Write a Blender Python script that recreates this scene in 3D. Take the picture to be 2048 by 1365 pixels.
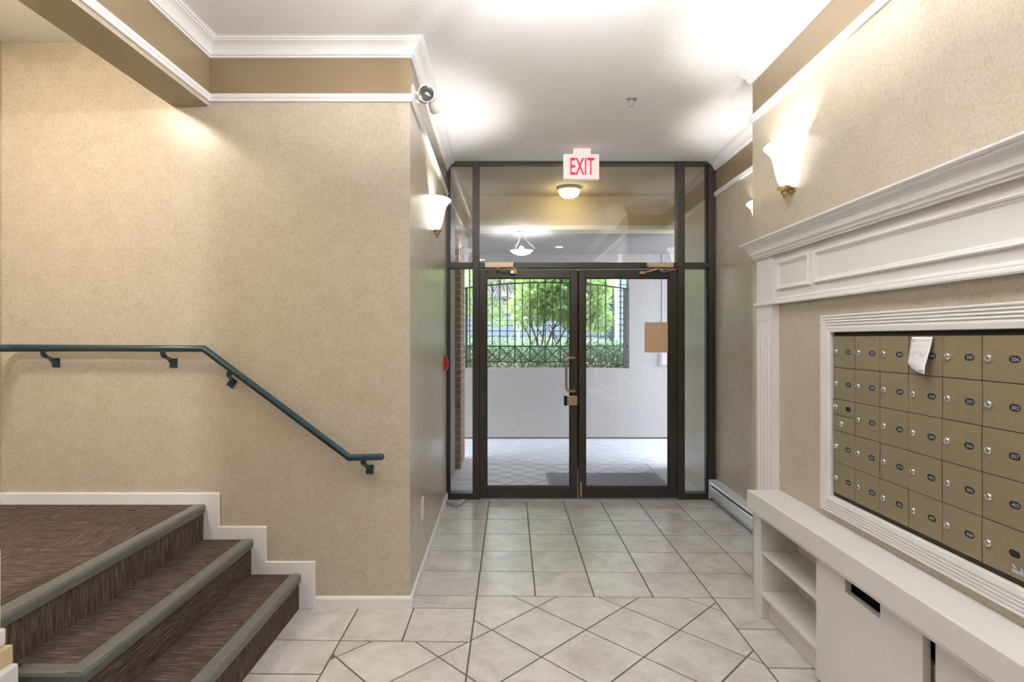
import bpy, bmesh, math, random
import numpy as np
from mathutils import Vector, Matrix

for o in list(bpy.data.objects):
    bpy.data.objects.remove(o, do_unlink=True)
scene = bpy.context.scene
COL = scene.collection
R = math.radians
rnd = random.Random(7)

# ------------------------------------------------------------------ camera, world, sun, exposure
F, VX, VY, H = 1114.0, 1021.0, 677.0, 1.5          # focal length and vanishing point in pixels of the 2048x1365 frame, eye height
cam_d = bpy.data.cameras.new('camera')
cam = bpy.data.objects.new('camera', cam_d)
COL.objects.link(cam)
cam.location = (0, 0, H)
cam.rotation_euler = (R(90), 0, 0)
cam_d.sensor_width = 36.0
cam_d.lens = 36.0 * F / 2048.0
cam_d.shift_x = (1024.0 - VX) / 2048.0
cam_d.shift_y = -(682.5 - VY) / 2048.0
cam_d.clip_start = 0.02
scene.camera = cam

world = bpy.data.worlds.new('sky')
scene.world = world
world.use_nodes = True
bg = world.node_tree.nodes['Background']
bg.inputs['Color'].default_value = (0.78, 0.88, 1.0, 1)
bg.inputs['Strength'].default_value = 7.5

def add_light(name, kind, loc, power, color=(1, 1, 1), radius=0.05, rot=None):
    d = bpy.data.lights.new(name, kind)
    d.energy = power
    d.color = color
    if kind in ('POINT', 'SPOT'):
        d.shadow_soft_size = radius
    o = bpy.data.objects.new(name, d)
    COL.objects.link(o)
    o.location = loc
    if rot:
        o.rotation_euler = rot
    return o

sun = add_light('sun', 'SUN', (0, 0, 10), 9.0, (1.0, 0.95, 0.86))
sun.data.angle = R(2)
sun.rotation_euler = Vector((0.45, -0.30, -1.0)).to_track_quat('-Z', 'Y').to_euler()

vs = scene.view_settings
vs.view_transform = 'Standard'
vs.look = 'None'
vs.gamma = 1.0
vs.use_curve_mapping = False
vs.exposure = 0.85

WARM = (1.0, 0.80, 0.55)
SOFT = (1.0, 0.985, 0.97)
P_SCONCE, P_PENDANT, P_DOWN = 10.0, 80.0, 46.0

# ------------------------------------------------------------------ materials
MATS = {}
def new_mat(name):
    m = bpy.data.materials.new(name)
    m.use_nodes = True
    nt = m.node_tree
    for n in list(nt.nodes):
        nt.nodes.remove(n)
    out = nt.nodes.new('ShaderNodeOutputMaterial')
    MATS[name] = m
    return m, nt, out

def nd(nt, kind, **kw):
    n = nt.nodes.new(kind)
    for k, v in kw.items():
        if k.startswith('i_'):
            n.inputs[k[2:].replace('_', ' ')].default_value = v
        elif isinstance(k, str):
            setattr(n, k, v)
    return n

def rgba(c):
    return (c[0], c[1], c[2], 1)

def pos_noise(nt, scale, detail=3.0, stretch=(1, 1, 1), rough=0.55):
    g = nd(nt, 'ShaderNodeNewGeometry')
    mp = nd(nt, 'ShaderNodeMapping')
    mp.inputs['Scale'].default_value = stretch
    nt.links.new(g.outputs['Position'], mp.inputs['Vector'])
    n = nd(nt, 'ShaderNodeTexNoise')
    n.inputs['Scale'].default_value = scale
    n.inputs['Detail'].default_value = detail
    n.inputs['Roughness'].default_value = rough
    nt.links.new(mp.outputs['Vector'], n.inputs['Vector'])
    return n

def ramp(nt, src, stops):
    r = nd(nt, 'ShaderNodeValToRGB')
    e = r.color_ramp.elements
    while len(e) < len(stops):
        e.new(0.5)
    for i, (p, c) in enumerate(stops):
        e[i].position = p
        e[i].color = rgba(c)
    nt.links.new(src, r.inputs['Fac'])
    return r

def mixrgb(nt, a, b, fac):
    m = nd(nt, 'ShaderNodeMix', data_type='RGBA')
    for sock, v in (('A', a), ('B', b), ('Factor', fac)):
        idx = {'A': 6, 'B': 7, 'Factor': 0}[sock]
        if hasattr(v, 'is_output'):
            nt.links.new(v, m.inputs[idx])
        elif isinstance(v, (int, float)):
            m.inputs[idx].default_value = v
        else:
            m.inputs[idx].default_value = rgba(v)
    return m.outputs[2]

def add_bump(nt, bsdf, height, strength=0.2, dist=0.01):
    b = nd(nt, 'ShaderNodeBump')
    b.inputs['Strength'].default_value = strength
    b.inputs['Distance'].default_value = dist
    nt.links.new(height, b.inputs['Height'])
    nt.links.new(b.outputs['Normal'], bsdf.inputs['Normal'])

def plain(name, col, rough=0.5, metal=0.0, var=0.06, scale=30.0, bump=0.0, spec=0.5, stretch=(1, 1, 1), coat=0.0):
    """principled surface with gentle procedural colour variation"""
    m, nt, out = new_mat(name)
    p = nd(nt, 'ShaderNodeBsdfPrincipled')
    n = pos_noise(nt, scale, 3.0, stretch)
    lo = tuple(c * (1 - var) for c in col)
    hi = tuple(min(1, c * (1 + var)) for c in col)
    r = ramp(nt, n.outputs['Fac'], [(0.3, lo), (0.7, hi)])
    nt.links.new(r.outputs['Color'], p.inputs['Base Color'])
    p.inputs['Roughness'].default_value = rough
    p.inputs['Metallic'].default_value = metal
    p.inputs['Specular IOR Level'].default_value = spec
    p.inputs['Coat Weight'].default_value = coat
    if bump:
        add_bump(nt, p, n.outputs['Fac'], bump, 0.004)
    nt.links.new(p.outputs['BSDF'], out.inputs['Surface'])
    return m

def emitter(name, col, strength):
    m, nt, out = new_mat(name)
    e = nd(nt, 'ShaderNodeEmission')
    e.inputs['Color'].default_value = rgba(col)
    e.inputs['Strength'].default_value = strength
    nt.links.new(e.outputs['Emission'], out.inputs['Surface'])
    return m

def lit_glass(name, col, strength, base=(0.9, 0.88, 0.84)):
    m, nt, out = new_mat(name)
    p = nd(nt, 'ShaderNodeBsdfPrincipled')
    p.inputs['Base Color'].default_value = rgba(base)
    p.inputs['Roughness'].default_value = 0.35
    n = pos_noise(nt, 18, 2.0)
    mr = nd(nt, 'ShaderNodeMapRange')
    mr.inputs['To Min'].default_value = strength * 0.9
    mr.inputs['To Max'].default_value = strength * 1.1
    nt.links.new(n.outputs['Fac'], mr.inputs['Value'])
    p.inputs['Emission Color'].default_value = rgba(col)
    nt.links.new(mr.outputs['Result'], p.inputs['Emission Strength'])
    nt.links.new(p.outputs['BSDF'], out.inputs['Surface'])
    return m

def pane_glass(name, f0=0.075, tint=(0.97, 0.985, 0.98)):
    m, nt, out = new_mat(name)
    g = nd(nt, 'ShaderNodeNewGeometry')
    dot = nd(nt, 'ShaderNodeVectorMath', operation='DOT_PRODUCT')
    nt.links.new(g.outputs['Incoming'], dot.inputs[0])
    nt.links.new(g.outputs['Normal'], dot.inputs[1])
    def mth(op, a, b=None):
        n = nd(nt, 'ShaderNodeMath', operation=op)
        for i, v in enumerate((a, b)):
            if v is None: continue
            if hasattr(v, 'is_output'): nt.links.new(v, n.inputs[i])
            else: n.inputs[i].default_value = v
        return n.outputs[0]
    c = mth('ABSOLUTE', dot.outputs['Value'])
    s = mth('POWER', mth('SUBTRACT', 1.0, c), 5.0)
    fac = mth('ADD', mth('MULTIPLY', s, 1 - f0), f0)
    t = nd(nt, 'ShaderNodeBsdfTransparent')
    t.inputs['Color'].default_value = rgba(tint)
    gl = nd(nt, 'ShaderNodeBsdfGlossy')
    gl.inputs['Roughness'].default_value = 0.0
    mx = nd(nt, 'ShaderNodeMixShader')
    nt.links.new(fac, mx.inputs[0])
    nt.links.new(t.outputs[0], mx.inputs[1])
    nt.links.new(gl.outputs[0], mx.inputs[2])
    nt.links.new(mx.outputs[0], out.inputs['Surface'])
    return m

BAND_Z = 2.84
def wallpaper(name):
    """mottled beige paper below the picture rail, flat brown paint above it"""
    m, nt, out = new_mat(name)
    p = nd(nt, 'ShaderNodeBsdfPrincipled')
    n1 = pos_noise(nt, 85, 5.0, (1, 1, 1), 0.7)
    n2 = pos_noise(nt, 9, 3.0)
    c1 = ramp(nt, n1.outputs['Fac'], [(0.30, (0.46, 0.392, 0.302)), (0.50, (0.545, 0.482, 0.390)), (0.72, (0.61, 0.552, 0.462))])
    c2 = ramp(nt, n2.outputs['Fac'], [(0.3, (0.93, 0.91, 0.88)), (0.7, (1.0, 1.0, 1.0))])
    mul = nd(nt, 'ShaderNodeMix', data_type='RGBA', blend_type='MULTIPLY')
    mul.inputs[0].default_value = 1.0
    nt.links.new(c1.outputs['Color'], mul.inputs[6])
    nt.links.new(c2.outputs['Color'], mul.inputs[7])
    g = nd(nt, 'ShaderNodeNewGeometry')
    sx = nd(nt, 'ShaderNodeSeparateXYZ')
    nt.links.new(g.outputs['Position'], sx.inputs[0])
    gt = nd(nt, 'ShaderNodeMath', operation='GREATER_THAN')
    gt.inputs[1].default_value = BAND_Z
    nt.links.new(sx.outputs['Z'], gt.inputs[0])
    gx = nd(nt, 'ShaderNodeMath', operation='GREATER_THAN')
    gx.inputs[1].default_value = -1.70
    nt.links.new(sx.outputs['X'], gx.inputs[0])
    both = nd(nt, 'ShaderNodeMath', operation='MULTIPLY')
    nt.links.new(gt.outputs[0], both.inputs[0])
    nt.links.new(gx.outputs[0], both.inputs[1])
    col = mixrgb(nt, mul.outputs[2], (0.29, 0.215, 0.13), both.outputs[0])
    nt.links.new(col, p.inputs['Base Color'])
    p.inputs['Roughness'].default_value = 0.27
    p.inputs['Specular IOR Level'].default_value = 0.5
    add_bump(nt, p, n1.outputs['Fac'], 0.06, 0.001)
    nt.links.new(p.outputs['BSDF'], out.inputs['Surface'])
    return m

def tile_mat(name, cols, rough=0.33, scale=5.0, bump=0.12):
    m, nt, out = new_mat(name)
    p = nd(nt, 'ShaderNodeBsdfPrincipled')
    oi = nd(nt, 'ShaderNodeObjectInfo')
    g = nd(nt, 'ShaderNodeNewGeometry')
    add = nd(nt, 'ShaderNodeVectorMath', operation='MULTIPLY_ADD')
    add.inputs[1].default_value = (1, 1, 1)
    cmb = nd(nt, 'ShaderNodeCombineXYZ')
    ml = nd(nt, 'ShaderNodeMath', operation='MULTIPLY')
    ml.inputs[1].default_value = 40.0
    nt.links.new(oi.outputs['Random'], ml.inputs[0])
    nt.links.new(ml.outputs[0], cmb.inputs['Z'])
    nt.links.new(g.outputs['Position'], add.inputs[0])
    nt.links.new(cmb.outputs[0], add.inputs[2])
    def nz(sc, det, dis):
        n = nd(nt, 'ShaderNodeTexNoise')
        n.inputs['Scale'].default_value = sc
        n.inputs['Detail'].default_value = det
        n.inputs['Roughness'].default_value = 0.62
        n.inputs['Distortion'].default_value = dis
        nt.links.new(add.outputs[0], n.inputs['Vector'])
        return n
    n1 = nz(scale, 6, 0.6)
    n2 = nz(scale * 1.4, 4, 2.0)
    c = ramp(nt, n1.outputs['Fac'], [(0.28, cols[0]), (0.5, cols[1]), (0.72, cols[2])])
    # thin veins where the second noise crosses its middle
    sub = nd(nt, 'ShaderNodeMath', operation='SUBTRACT'); sub.inputs[1].default_value = 0.5
    nt.links.new(n2.outputs['Fac'], sub.inputs[0])
    ab = nd(nt, 'ShaderNodeMath', operation='ABSOLUTE'); nt.links.new(sub.outputs[0], ab.inputs[0])
    v = nd(nt, 'ShaderNodeMapRange')
    v.inputs['From Min'].default_value = 0.0; v.inputs['From Max'].default_value = 0.012
    v.inputs['To Min'].default_value = 0.42; v.inputs['To Max'].default_value = 0.0
    nt.links.new(ab.outputs[0], v.inputs['Value'])
    col = mixrgb(nt, c.outputs['Color'], cols[3], v.outputs['Result'])
    nt.links.new(col, p.inputs['Base Color'])
    p.inputs['Roughness'].default_value = rough
    add_bump(nt, p, n1.outputs['Fac'], bump, 0.004)
    nt.links.new(p.outputs['BSDF'], out.inputs['Surface'])
    return m

def carpet(name, axis):
    """brown loop carpet with light flecks drawn out along one axis"""
    st = [1.0, 1.0, 1.0]
    st[axis] = 0.055
    m, nt, out = new_mat(name)
    p = nd(nt, 'ShaderNodeBsdfPrincipled')
    n = pos_noise(nt, 200, 3.0, tuple(st), 0.65)
    n2 = pos_noise(nt, 420, 2.0)
    c = ramp(nt, n.outputs['Fac'], [(0.30, (0.050, 0.036, 0.033)), (0.52, (0.120, 0.090, 0.080)), (0.66, (0.25, 0.19, 0.15)), (0.78, (0.40, 0.31, 0.23))])
    c2 = ramp(nt, n2.outputs['Fac'], [(0.3, (0.55, 0.55, 0.56)), (0.7, (1.1, 1.06, 1.04))])
    mul = nd(nt, 'ShaderNodeMix', data_type='RGBA', blend_type='MULTIPLY')
    mul.inputs[0].default_value = 1.0
    nt.links.new(c.outputs['Color'], mul.inputs[6])
    nt.links.new(c2.outputs['Color'], mul.inputs[7])
    nt.links.new(mul.outputs[2], p.inputs['Base Color'])
    p.inputs['Roughness'].default_value = 0.95
    p.inputs['Specular IOR Level'].default_value = 0.1
    add_bump(nt, p, n2.outputs['Fac'], 0.6, 0.004)
    nt.links.new(p.outputs['BSDF'], out.inputs['Surface'])
    return m

def leaf_mat(name, cols):
    m, nt, out = new_mat(name)
    n = pos_noise(nt, 7, 3.0)
    n2 = pos_noise(nt, 60, 1.0)
    r = ramp(nt, n2.outputs['Fac'], [(0.3, cols[0]), (0.5, cols[1]), (0.7, cols[2])])
    d = nd(nt, 'ShaderNodeBsdfPrincipled')
    d.inputs['Roughness'].default_value = 0.45
    nt.links.new(r.outputs['Color'], d.inputs['Base Color'])
    t = nd(nt, 'ShaderNodeBsdfTranslucent')
    nt.links.new(r.outputs['Color'], t.inputs['Color'])
    mx = nd(nt, 'ShaderNodeMixShader')
    mx.inputs[0].default_value = 0.45
    nt.links.new(d.outputs[0], mx.inputs[1])
    nt.links.new(t.outputs[0], mx.inputs[2])
    nt.links.new(mx.outputs[0], out.inputs['Surface'])
    return m

def metal_door_mat(name):
    """tan anodised mailbox metal with sparse pale scuffs"""
    m, nt, out = new_mat(name)
    p = nd(nt, 'ShaderNodeBsdfPrincipled')
    n = pos_noise(nt, 240, 2.0)
    r = ramp(nt, n.outputs['Fac'], [(0.3, (0.262, 0.212, 0.128)), (0.7, (0.302, 0.248, 0.155))])
    n2 = pos_noise(nt, 13, 2.0, (1, 1.0, 0.55))
    sp = ramp(nt, n2.outputs['Fac'], [(0.745, (0, 0, 0)), (0.765, (1, 1, 1))])
    col = mixrgb(nt, r.outputs['Color'], (0.62, 0.58, 0.50), sp.outputs['Color'])
    nt.links.new(col, p.inputs['Base Color'])
    p.inputs['Metallic'].default_value = 0.2
    p.inputs['Roughness'].default_value = 0.36
    nt.links.new(p.outputs['BSDF'], out.inputs['Surface'])
    return m

def paper_print(name):
    m, nt, out = new_mat(name)
    p = nd(nt, 'ShaderNodeBsdfPrincipled')
    uv = nd(nt, 'ShaderNodeUVMap')
    sx = nd(nt, 'ShaderNodeSeparateXYZ')
    nt.links.new(uv.outputs['UV'], sx.inputs[0])
    def mth(op, a, b=None, c=None):
        n = nd(nt, 'ShaderNodeMath', operation=op)
        for i, v in enumerate((a, b, c)):
            if v is None: continue
            if hasattr(v, 'is_output'): nt.links.new(v, n.inputs[i])
            else: n.inputs[i].default_value = v
        return n.outputs[0]
    U, V = sx.outputs['X'], sx.outputs['Y']
    def bar(v0, v1, u0, u1, k):
        a = mth('MULTIPLY', mth('GREATER_THAN', V, v0), mth('LESS_THAN', V, v1))
        b = mth('MULTIPLY', mth('GREATER_THAN', U, u0), mth('LESS_THAN', U, u1))
        return mth('MULTIPLY', mth('MULTIPLY', a, b), k)
    bars = [(0.895, 0.91, 0.2, 0.93, .5), (0.85, 0.865, 0.2, 0.38, .5), (0.745, 0.752, 0.2, 0.9, .45), (0.70, 0.707, 0.2, 0.8, .35), (0.72, 0.76, 0.08, 0.12, .4),
            (0.575, 0.592, 0.06, 0.62, .6), (0.525, 0.54, 0.06, 0.85, .6), (0.48, 0.50, 0.06, 0.3, .7), (0.45, 0.52, 0.55, 0.8, .3), (0.41, 0.42, 0.06, 0.9, .35),
            (0.36, 0.37, 0.06, 0.4, .35), (0.36, 0.367, 0.55, 0.85, .35), (0.29, 0.30, 0.06, 0.3, .4), (0.25, 0.257, 0.15, 0.9, .3), (0.07, 0.10, 0.55, 0.95, .85)]
    tot = None
    for b in bars:
        v = bar(*b)
        tot = v if tot is None else mth('MAXIMUM', tot, v)
    n = nd(nt, 'ShaderNodeTexNoise')
    n.inputs['Scale'].default_value = 60
    nt.links.new(uv.outputs['UV'], n.inputs['Vector'])
    gaps = mth('GREATER_THAN', n.outputs['Fac'], 0.44)
    ink = mth('MULTIPLY', tot, gaps)
    c = mixrgb(nt, (0.83, 0.82, 0.86), (0.12, 0.12, 0.15), ink)
    logo = bar(0.86, 0.93, 0.07, 0.15, 1.0)
    c = mixrgb(nt, c, (0.20, 0.28, 0.02), logo)
    nt.links.new(c, p.inputs['Base Color'])
    p.inputs['Roughness'].default_value = 0.8
    nt.links.new(p.outputs['BSDF'], out.inputs['Surface'])
    return m

wallpaper('wallpaper')
plain('ceiling_paint', (0.88, 0.88, 0.89), 0.9, var=0.03, scale=120, bump=0.35)
plain('white_trim', (0.80, 0.79, 0.79), 0.35, var=0.015, scale=12)
plain('cabinet_paint', (0.70, 0.68, 0.67), 0.42, var=0.02, scale=8)
plain('beam_paint', (0.42, 0.355, 0.26), 0.7, var=0.04, scale=60)
plain('grout', (0.13, 0.125, 0.12), 0.9, var=0.2, scale=80)
plain('pale_grout', (0.13, 0.13, 0.145), 0.9, var=0.1, scale=80)
TILE = tile_mat('stone_tile', ((0.47, 0.44, 0.415), (0.60, 0.58, 0.56), (0.69, 0.675, 0.66), (0.30, 0.27, 0.25)), 0.27)
tile_mat('patio_tile', ((0.50, 0.50, 0.56), (0.57, 0.57, 0.635), (0.63, 0.63, 0.69), (0.44, 0.44, 0.48)), 0.5, 5.0)
for i, a in enumerate('xyz'):
    carpet('carpet_' + a, i)
plain('rubber_nosing', (0.15, 0.15, 0.145), 0.38, var=0.08, scale=40)
plain('bronze_frame', (0.052, 0.045, 0.036), 0.40, 0.2, var=0.12, scale=25)
plain('black_gasket', (0.008, 0.009, 0.010), 0.5, var=0.1)
pane_glass('pane')
plain('teal_paint', (0.013, 0.045, 0.058), 0.28, 0.0, var=0.1, scale=40, coat=0.3)
plain('brass', (0.62, 0.45, 0.24), 0.28, 0.9, var=0.08, scale=30)
plain('satin_bronze', (0.60, 0.42, 0.28), 0.32, 0.85, var=0.06, scale=30)
plain('closer_paint', (0.62, 0.47, 0.33), 0.4, 0.3, var=0.04)
plain('peach_plate', (0.92, 0.68, 0.46), 0.45, var=0.03)
m_, nt_, o_ = new_mat('notice_sheet')
d_ = nd(nt_, 'ShaderNodeBsdfDiffuse'); t_ = nd(nt_, 'ShaderNodeBsdfTranslucent'); x_ = nd(nt_, 'ShaderNodeMixShader')
r_ = ramp(nt_, pos_noise(nt_, 20).outputs['Fac'], [(0.3, (0.90, 0.66, 0.45)), (0.7, (0.95, 0.72, 0.50))])
x_.inputs[0].default_value = 0.4
for n_ in (d_, t_): nt_.links.new(r_.outputs['Color'], n_.inputs['Color'])
nt_.links.new(d_.outputs[0], x_.inputs[1]); nt_.links.new(t_.outputs[0], x_.inputs[2]); nt_.links.new(x_.outputs[0], o_.inputs[0])
plain('chrome', (0.75, 0.74, 0.72), 0.18, 0.95, var=0.05)
plain('grey_metal', (0.45, 0.47, 0.50), 0.35, 0.5, var=0.08)
plain('dark_slot', (0.006, 0.006, 0.008), 0.6, var=0.1)
plain('number_white', (0.42, 0.45, 0.52), 0.6, var=0.05)
metal_door_mat('mailbox_metal')
plain('recess_brown', (0.04, 0.028, 0.014), 0.5, 0.3, var=0.1)
paper_print('paper_print')
lit_glass('sign_white', (1.0, 0.92, 0.86), 0.16, (0.80, 0.75, 0.71))
m_, nt_, o_ = new_mat('exit_red')
p_ = nd(nt_, 'ShaderNodeBsdfPrincipled')
p_.inputs['Base Color'].default_value = (0.75, 0.01, 0.06, 1)
p_.inputs['Emission Color'].default_value = (0.9, 0.02, 0.09, 1)
p_.inputs['Emission Strength'].default_value = 0.35
nt_.links.new(p_.outputs[0], o_.inputs[0])
plain('cream_plastic', (0.68, 0.63, 0.57), 0.45, var=0.02)
plain('lamp_reflector', (0.62, 0.63, 0.66), 0.12, 0.95, var=0.1)
plain('alarm_red', (0.62, 0.015, 0.02), 0.35, var=0.05)
plain('heater_white', (0.66, 0.70, 0.72), 0.35, 0.1, var=0.03)
lit_glass('sconce_glass', (1.0, 0.95, 0.87), 1.3)
lit_glass('pendant_glass', (1.0, 0.95, 0.88), 6.0)
lit_glass('patio_bowl', (1.0, 0.86, 0.48), 15.0)
lit_glass('landing_glass', (1.0, 0.87, 0.64), 54.0)
lit_glass('corridor_fill_glass', (1.0, 0.97, 0.95), 150.0)
emitter('downlight', (1.0, 0.95, 0.86), 25.0)
plain('stucco', (0.215, 0.192, 0.183), 0.9, var=0.05, scale=20, bump=0.2)
plain('patio_cream', (0.60, 0.475, 0.30), 0.85, var=0.03, scale=20)
plain('brick', (0.24, 0.135, 0.075), 0.85, var=0.25, scale=22, bump=0.3)
plain('mortar', (0.50, 0.46, 0.42), 0.9, var=0.08)
plain('mat_grey', (0.23, 0.23, 0.31), 0.95, var=0.5, scale=130, bump=0.6)
plain('mat_rubber', (0.25, 0.26, 0.29), 0.7, var=0.1)
plain('iron_green', (0.012, 0.026, 0.024), 0.4, 0.3, var=0.1)
plain('siding_blue', (0.115, 0.145, 0.172), 0.7, var=0.04, scale=6)
plain('house_trim', (0.27, 0.29, 0.31), 0.6, var=0.03)
plain('roof_and_lap_shade', (0.05, 0.055, 0.065), 0.8, var=0.1)  # grey of the roof, also the painted shadow lines between clapboards
plain('soil', (0.055, 0.038, 0.025), 0.95, var=0.4, scale=30, bump=0.6)
plain('bark', (0.10, 0.07, 0.055), 0.9, var=0.3, scale=40, bump=0.4)
plain('twig', (0.26, 0.20, 0.25), 0.9, var=0.3, scale=40)
leaf_mat('leaf_shrub', ((0.20, 0.33, 0.10), (0.38, 0.54, 0.20), (0.60, 0.70, 0.34)))
leaf_mat('leaf_hedge', ((0.05, 0.11, 0.04), (0.20, 0.33, 0.16), (0.50, 0.62, 0.42)))
leaf_mat('leaf_willow', ((0.18, 0.32, 0.10), (0.36, 0.50, 0.18), (0.50, 0.55, 0.42)))
plain('pink_leaflet', (0.62, 0.20, 0.28), 0.6, var=0.5, scale=90)
m_, nt_, o_ = new_mat('clear_plastic')
t_ = nd(nt_, 'ShaderNodeBsdfTransparent'); g_ = nd(nt_, 'ShaderNodeBsdfPrincipled')
g_.inputs['Base Color'].default_value = (0.35, 0.36, 0.38, 1); g_.inputs['Roughness'].default_value = 0.6
x_ = nd(nt_, 'ShaderNodeMixShader'); x_.inputs[0].default_value = 0.16
nt_.links.new(t_.outputs[0], x_.inputs[1]); nt_.links.new(g_.outputs[0], x_.inputs[2]); nt_.links.new(x_.outputs[0], o_.inputs[0])
plain('wood_tan', (0.45, 0.29, 0.14), 0.6, var=0.15, scale=8, stretch=(6, 1, 6))

# ------------------------------------------------------------------ mesh helpers
ORG = {}
class MB:
    """collects geometry in world coordinates and links it as one mesh object"""
    def __init__(self):
        self.v, self.f = [], []
    def add(self, verts, faces):
        o = len(self.v)
        self.v += [tuple(p) for p in verts]
        self.f += [tuple(i + o for i in f) for f in faces]
        return self
    def box(self, x0, x1, y0, y1, z0, z1):
        v = [(x, y, z) for x in (x0, x1) for y in (y0, y1) for z in (z0, z1)]
        f = [(0, 1, 3, 2), (4, 6, 7, 5), (0, 4, 5, 1), (2, 3, 7, 6), (0, 2, 6, 4), (1, 5, 7, 3)]
        return self.add(v, f)
    def prism(self, poly, z0, z1):
        n = len(poly)
        v = [(x, y, z0) for x, y in poly] + [(x, y, z1) for x, y in poly]
        f = [tuple(range(n - 1, -1, -1)), tuple(range(n, 2 * n))]
        f += [(i, (i + 1) % n, n + (i + 1) % n, n + i) for i in range(n)]
        return self.add(v, f)
    def extrude(self, poly, fn0, fn1):
        """poly: 2d points; fn0/fn1 map a 2d point to the two end positions"""
        n = len(poly)
        v = [fn0(*p) for p in poly] + [fn1(*p) for p in poly]
        f = [tuple(range(n - 1, -1, -1)), tuple(range(n, 2 * n))]
        f += [(i, (i + 1) % n, n + (i + 1) % n, n + i) for i in range(n)]
        return self.add(v, f)
    def sweep(self, path, prof, closed_prof=True):
        """prof (d, z) pushed out to the right of a plan path, mitred at the bends"""
        P = [Vector(p) for p in path]
        offs = []
        for i, p in enumerate(P):
            dirs = []
            if i > 0: dirs.append((P[i] - P[i - 1]).normalized())
            if i < len(P) - 1: dirs.append((P[i + 1] - P[i]).normalized())
            ns = [Vector((d.y, -d.x)) for d in dirs]
            if len(ns) == 1: offs.append(ns[0])
            else:
                b = (ns[0] + ns[1]).normalized()
                offs.append(b / max(0.2, b.dot(ns[0])))
        k = len(prof)
        v = []
        for p, o in zip(P, offs):
            for d, z in prof:
                v.append((p.x + o.x * d, p.y + o.y * d, z))
        f = []
        for i in range(len(P) - 1):
            for j in range(k if closed_prof else k - 1):
                a, b = i * k + j, i * k + (j + 1) % k
                f.append((a, b, b + k, a + k))
        f.append(tuple(range(k)))
        f.append(tuple(range((len(P) - 1) * k + k - 1, (len(P) - 1) * k - 1, -1)))
        return self.add(v, f)
    def tube(self, pts, r, n=10, caps=True):
        P = [Vector(p) for p in pts]
        rs = r if isinstance(r, (list, tuple)) else [r] * len(P)
        v, f = [], []
        up = None
        for i, p in enumerate(P):
            if i == 0: d = P[1] - P[0]
            elif i == len(P) - 1: d = P[-1] - P[-2]
            else: d = (P[i + 1] - P[i]).normalized() + (P[i] - P[i - 1]).normalized()
            d.normalize()
            if up is None:
                up = Vector((0, 0, 1)) if abs(d.z) < 0.9 else Vector((1, 0, 0))
            a = d.cross(up).normalized()
            b = a.cross(d).normalized()
            up = b
            s = 1.0
            if 0 < i < len(P) - 1:
                s = 1.0 / max(0.5, (P[i + 1] - P[i]).normalized().dot(d))
            for q in range(n):
                t = 2 * math.pi * q / n
                v.append(p + (a * math.cos(t) * 1.0 + b * math.sin(t)) * rs[i] * (1 + (s - 1) * abs(math.sin(t))))
        for i in range(len(P) - 1):
            for q in range(n):
                a, b = i * n + q, i * n + (q + 1) % n
                f.append((a, b, b + n, a + n))
        if caps:
            f.append(tuple(range(n - 1, -1, -1)))
            f.append(tuple(range((len(P) - 1) * n, len(P) * n)))
        return self.add(v, f)
    def lathe(self, prof, mat4, n=24, a0=0.0, a1=2 * math.pi):
        """prof (r, h) turned about local z, placed by a 4x4 matrix"""
        full = abs(a1 - a0 - 2 * math.pi) < 1e-6
        cols = n if full else n + 1
        v, f = [], []
        for r, h in prof:
            for q in range(cols):
                t = a0 + (a1 - a0) * q / n
                v.append(mat4 @ Vector((r * math.cos(t), r * math.sin(t), h)))
        for i in range(len(prof) - 1):
            for q in range(n):
                a, b = i * cols + q, i * cols + (q + 1) % cols
                f.append((a, b, b + cols, a + cols))
        return self.add(v, f)
    def ring(self, u0, u1, w0, w1, prof, fn):
        """rectangular moulding: prof (inset, height) carried round the four corners"""
        v, f = [], []
        for ins, h in prof:
            for u, w in ((u0 + ins, w0 + ins), (u1 - ins, w0 + ins), (u1 - ins, w1 - ins), (u0 + ins, w1 - ins)):
                v.append(fn(u, w, h))
        for i in range(len(prof) - 1):
            for q in range(4):
                a, b = i * 4 + q, i * 4 + (q + 1) % 4
                f.append((a, b, b + 4, a + 4))
        return self.add(v, f)
    def build(self, name, mat, parent=None, bevel=0.0, smooth=False, origin=None, seg=2):
        A = np.array(self.v, dtype=float)
        if parent is not None:
            org = ORG[parent.name]
        elif origin is not None:
            org = Vector(origin)
        else:
            lo, hi = A.min(0), A.max(0)
            org = Vector(((lo[0] + hi[0]) / 2, (lo[1] + hi[1]) / 2, lo[2]))
        me = bpy.data.meshes.new(name)
        me.from_pydata((A - np.array(org)).tolist(), [], self.f)
        me.materials.append(MATS[mat])
        bm = bmesh.new()
        bm.from_mesh(me)
        bmesh.ops.recalc_face_normals(bm, faces=bm.faces)
        bm.to_mesh(me)
        bm.free()
        o = bpy.data.objects.new(name, me)
        COL.objects.link(o)
        if parent is not None:
            o.parent = parent
        else:
            o.location = org
        ORG[o.name] = org
        if bevel:
            b = o.modifiers.new('bevel', 'BEVEL')
            b.width = bevel
            b.segments = seg
            b.limit_method = 'ANGLE'
        if smooth:
            for p in me.polygons: p.use_smooth = True
            try:
                me.set_sharp_from_angle(angle=R(35))
            except Exception:
                pass
        return o

def box(name, mat, x0, x1, y0, y1, z0, z1, parent=None, bevel=0.0):
    return MB().box(x0, x1, y0, y1, z0, z1).build(name, mat, parent, bevel)

def empty(name, loc):
    o = bpy.data.objects.new(name, None)
    o.empty_display_size = 0.05
    COL.objects.link(o)
    o.location = loc
    ORG[o.name] = Vector(loc)
    return o

def tag(o, label, cat, group=None):
    o['label'] = label
    o['category'] = cat
    if group: o['group'] = group
    return o

def struct(o):
    o['kind'] = 'structure'
    return o

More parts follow.
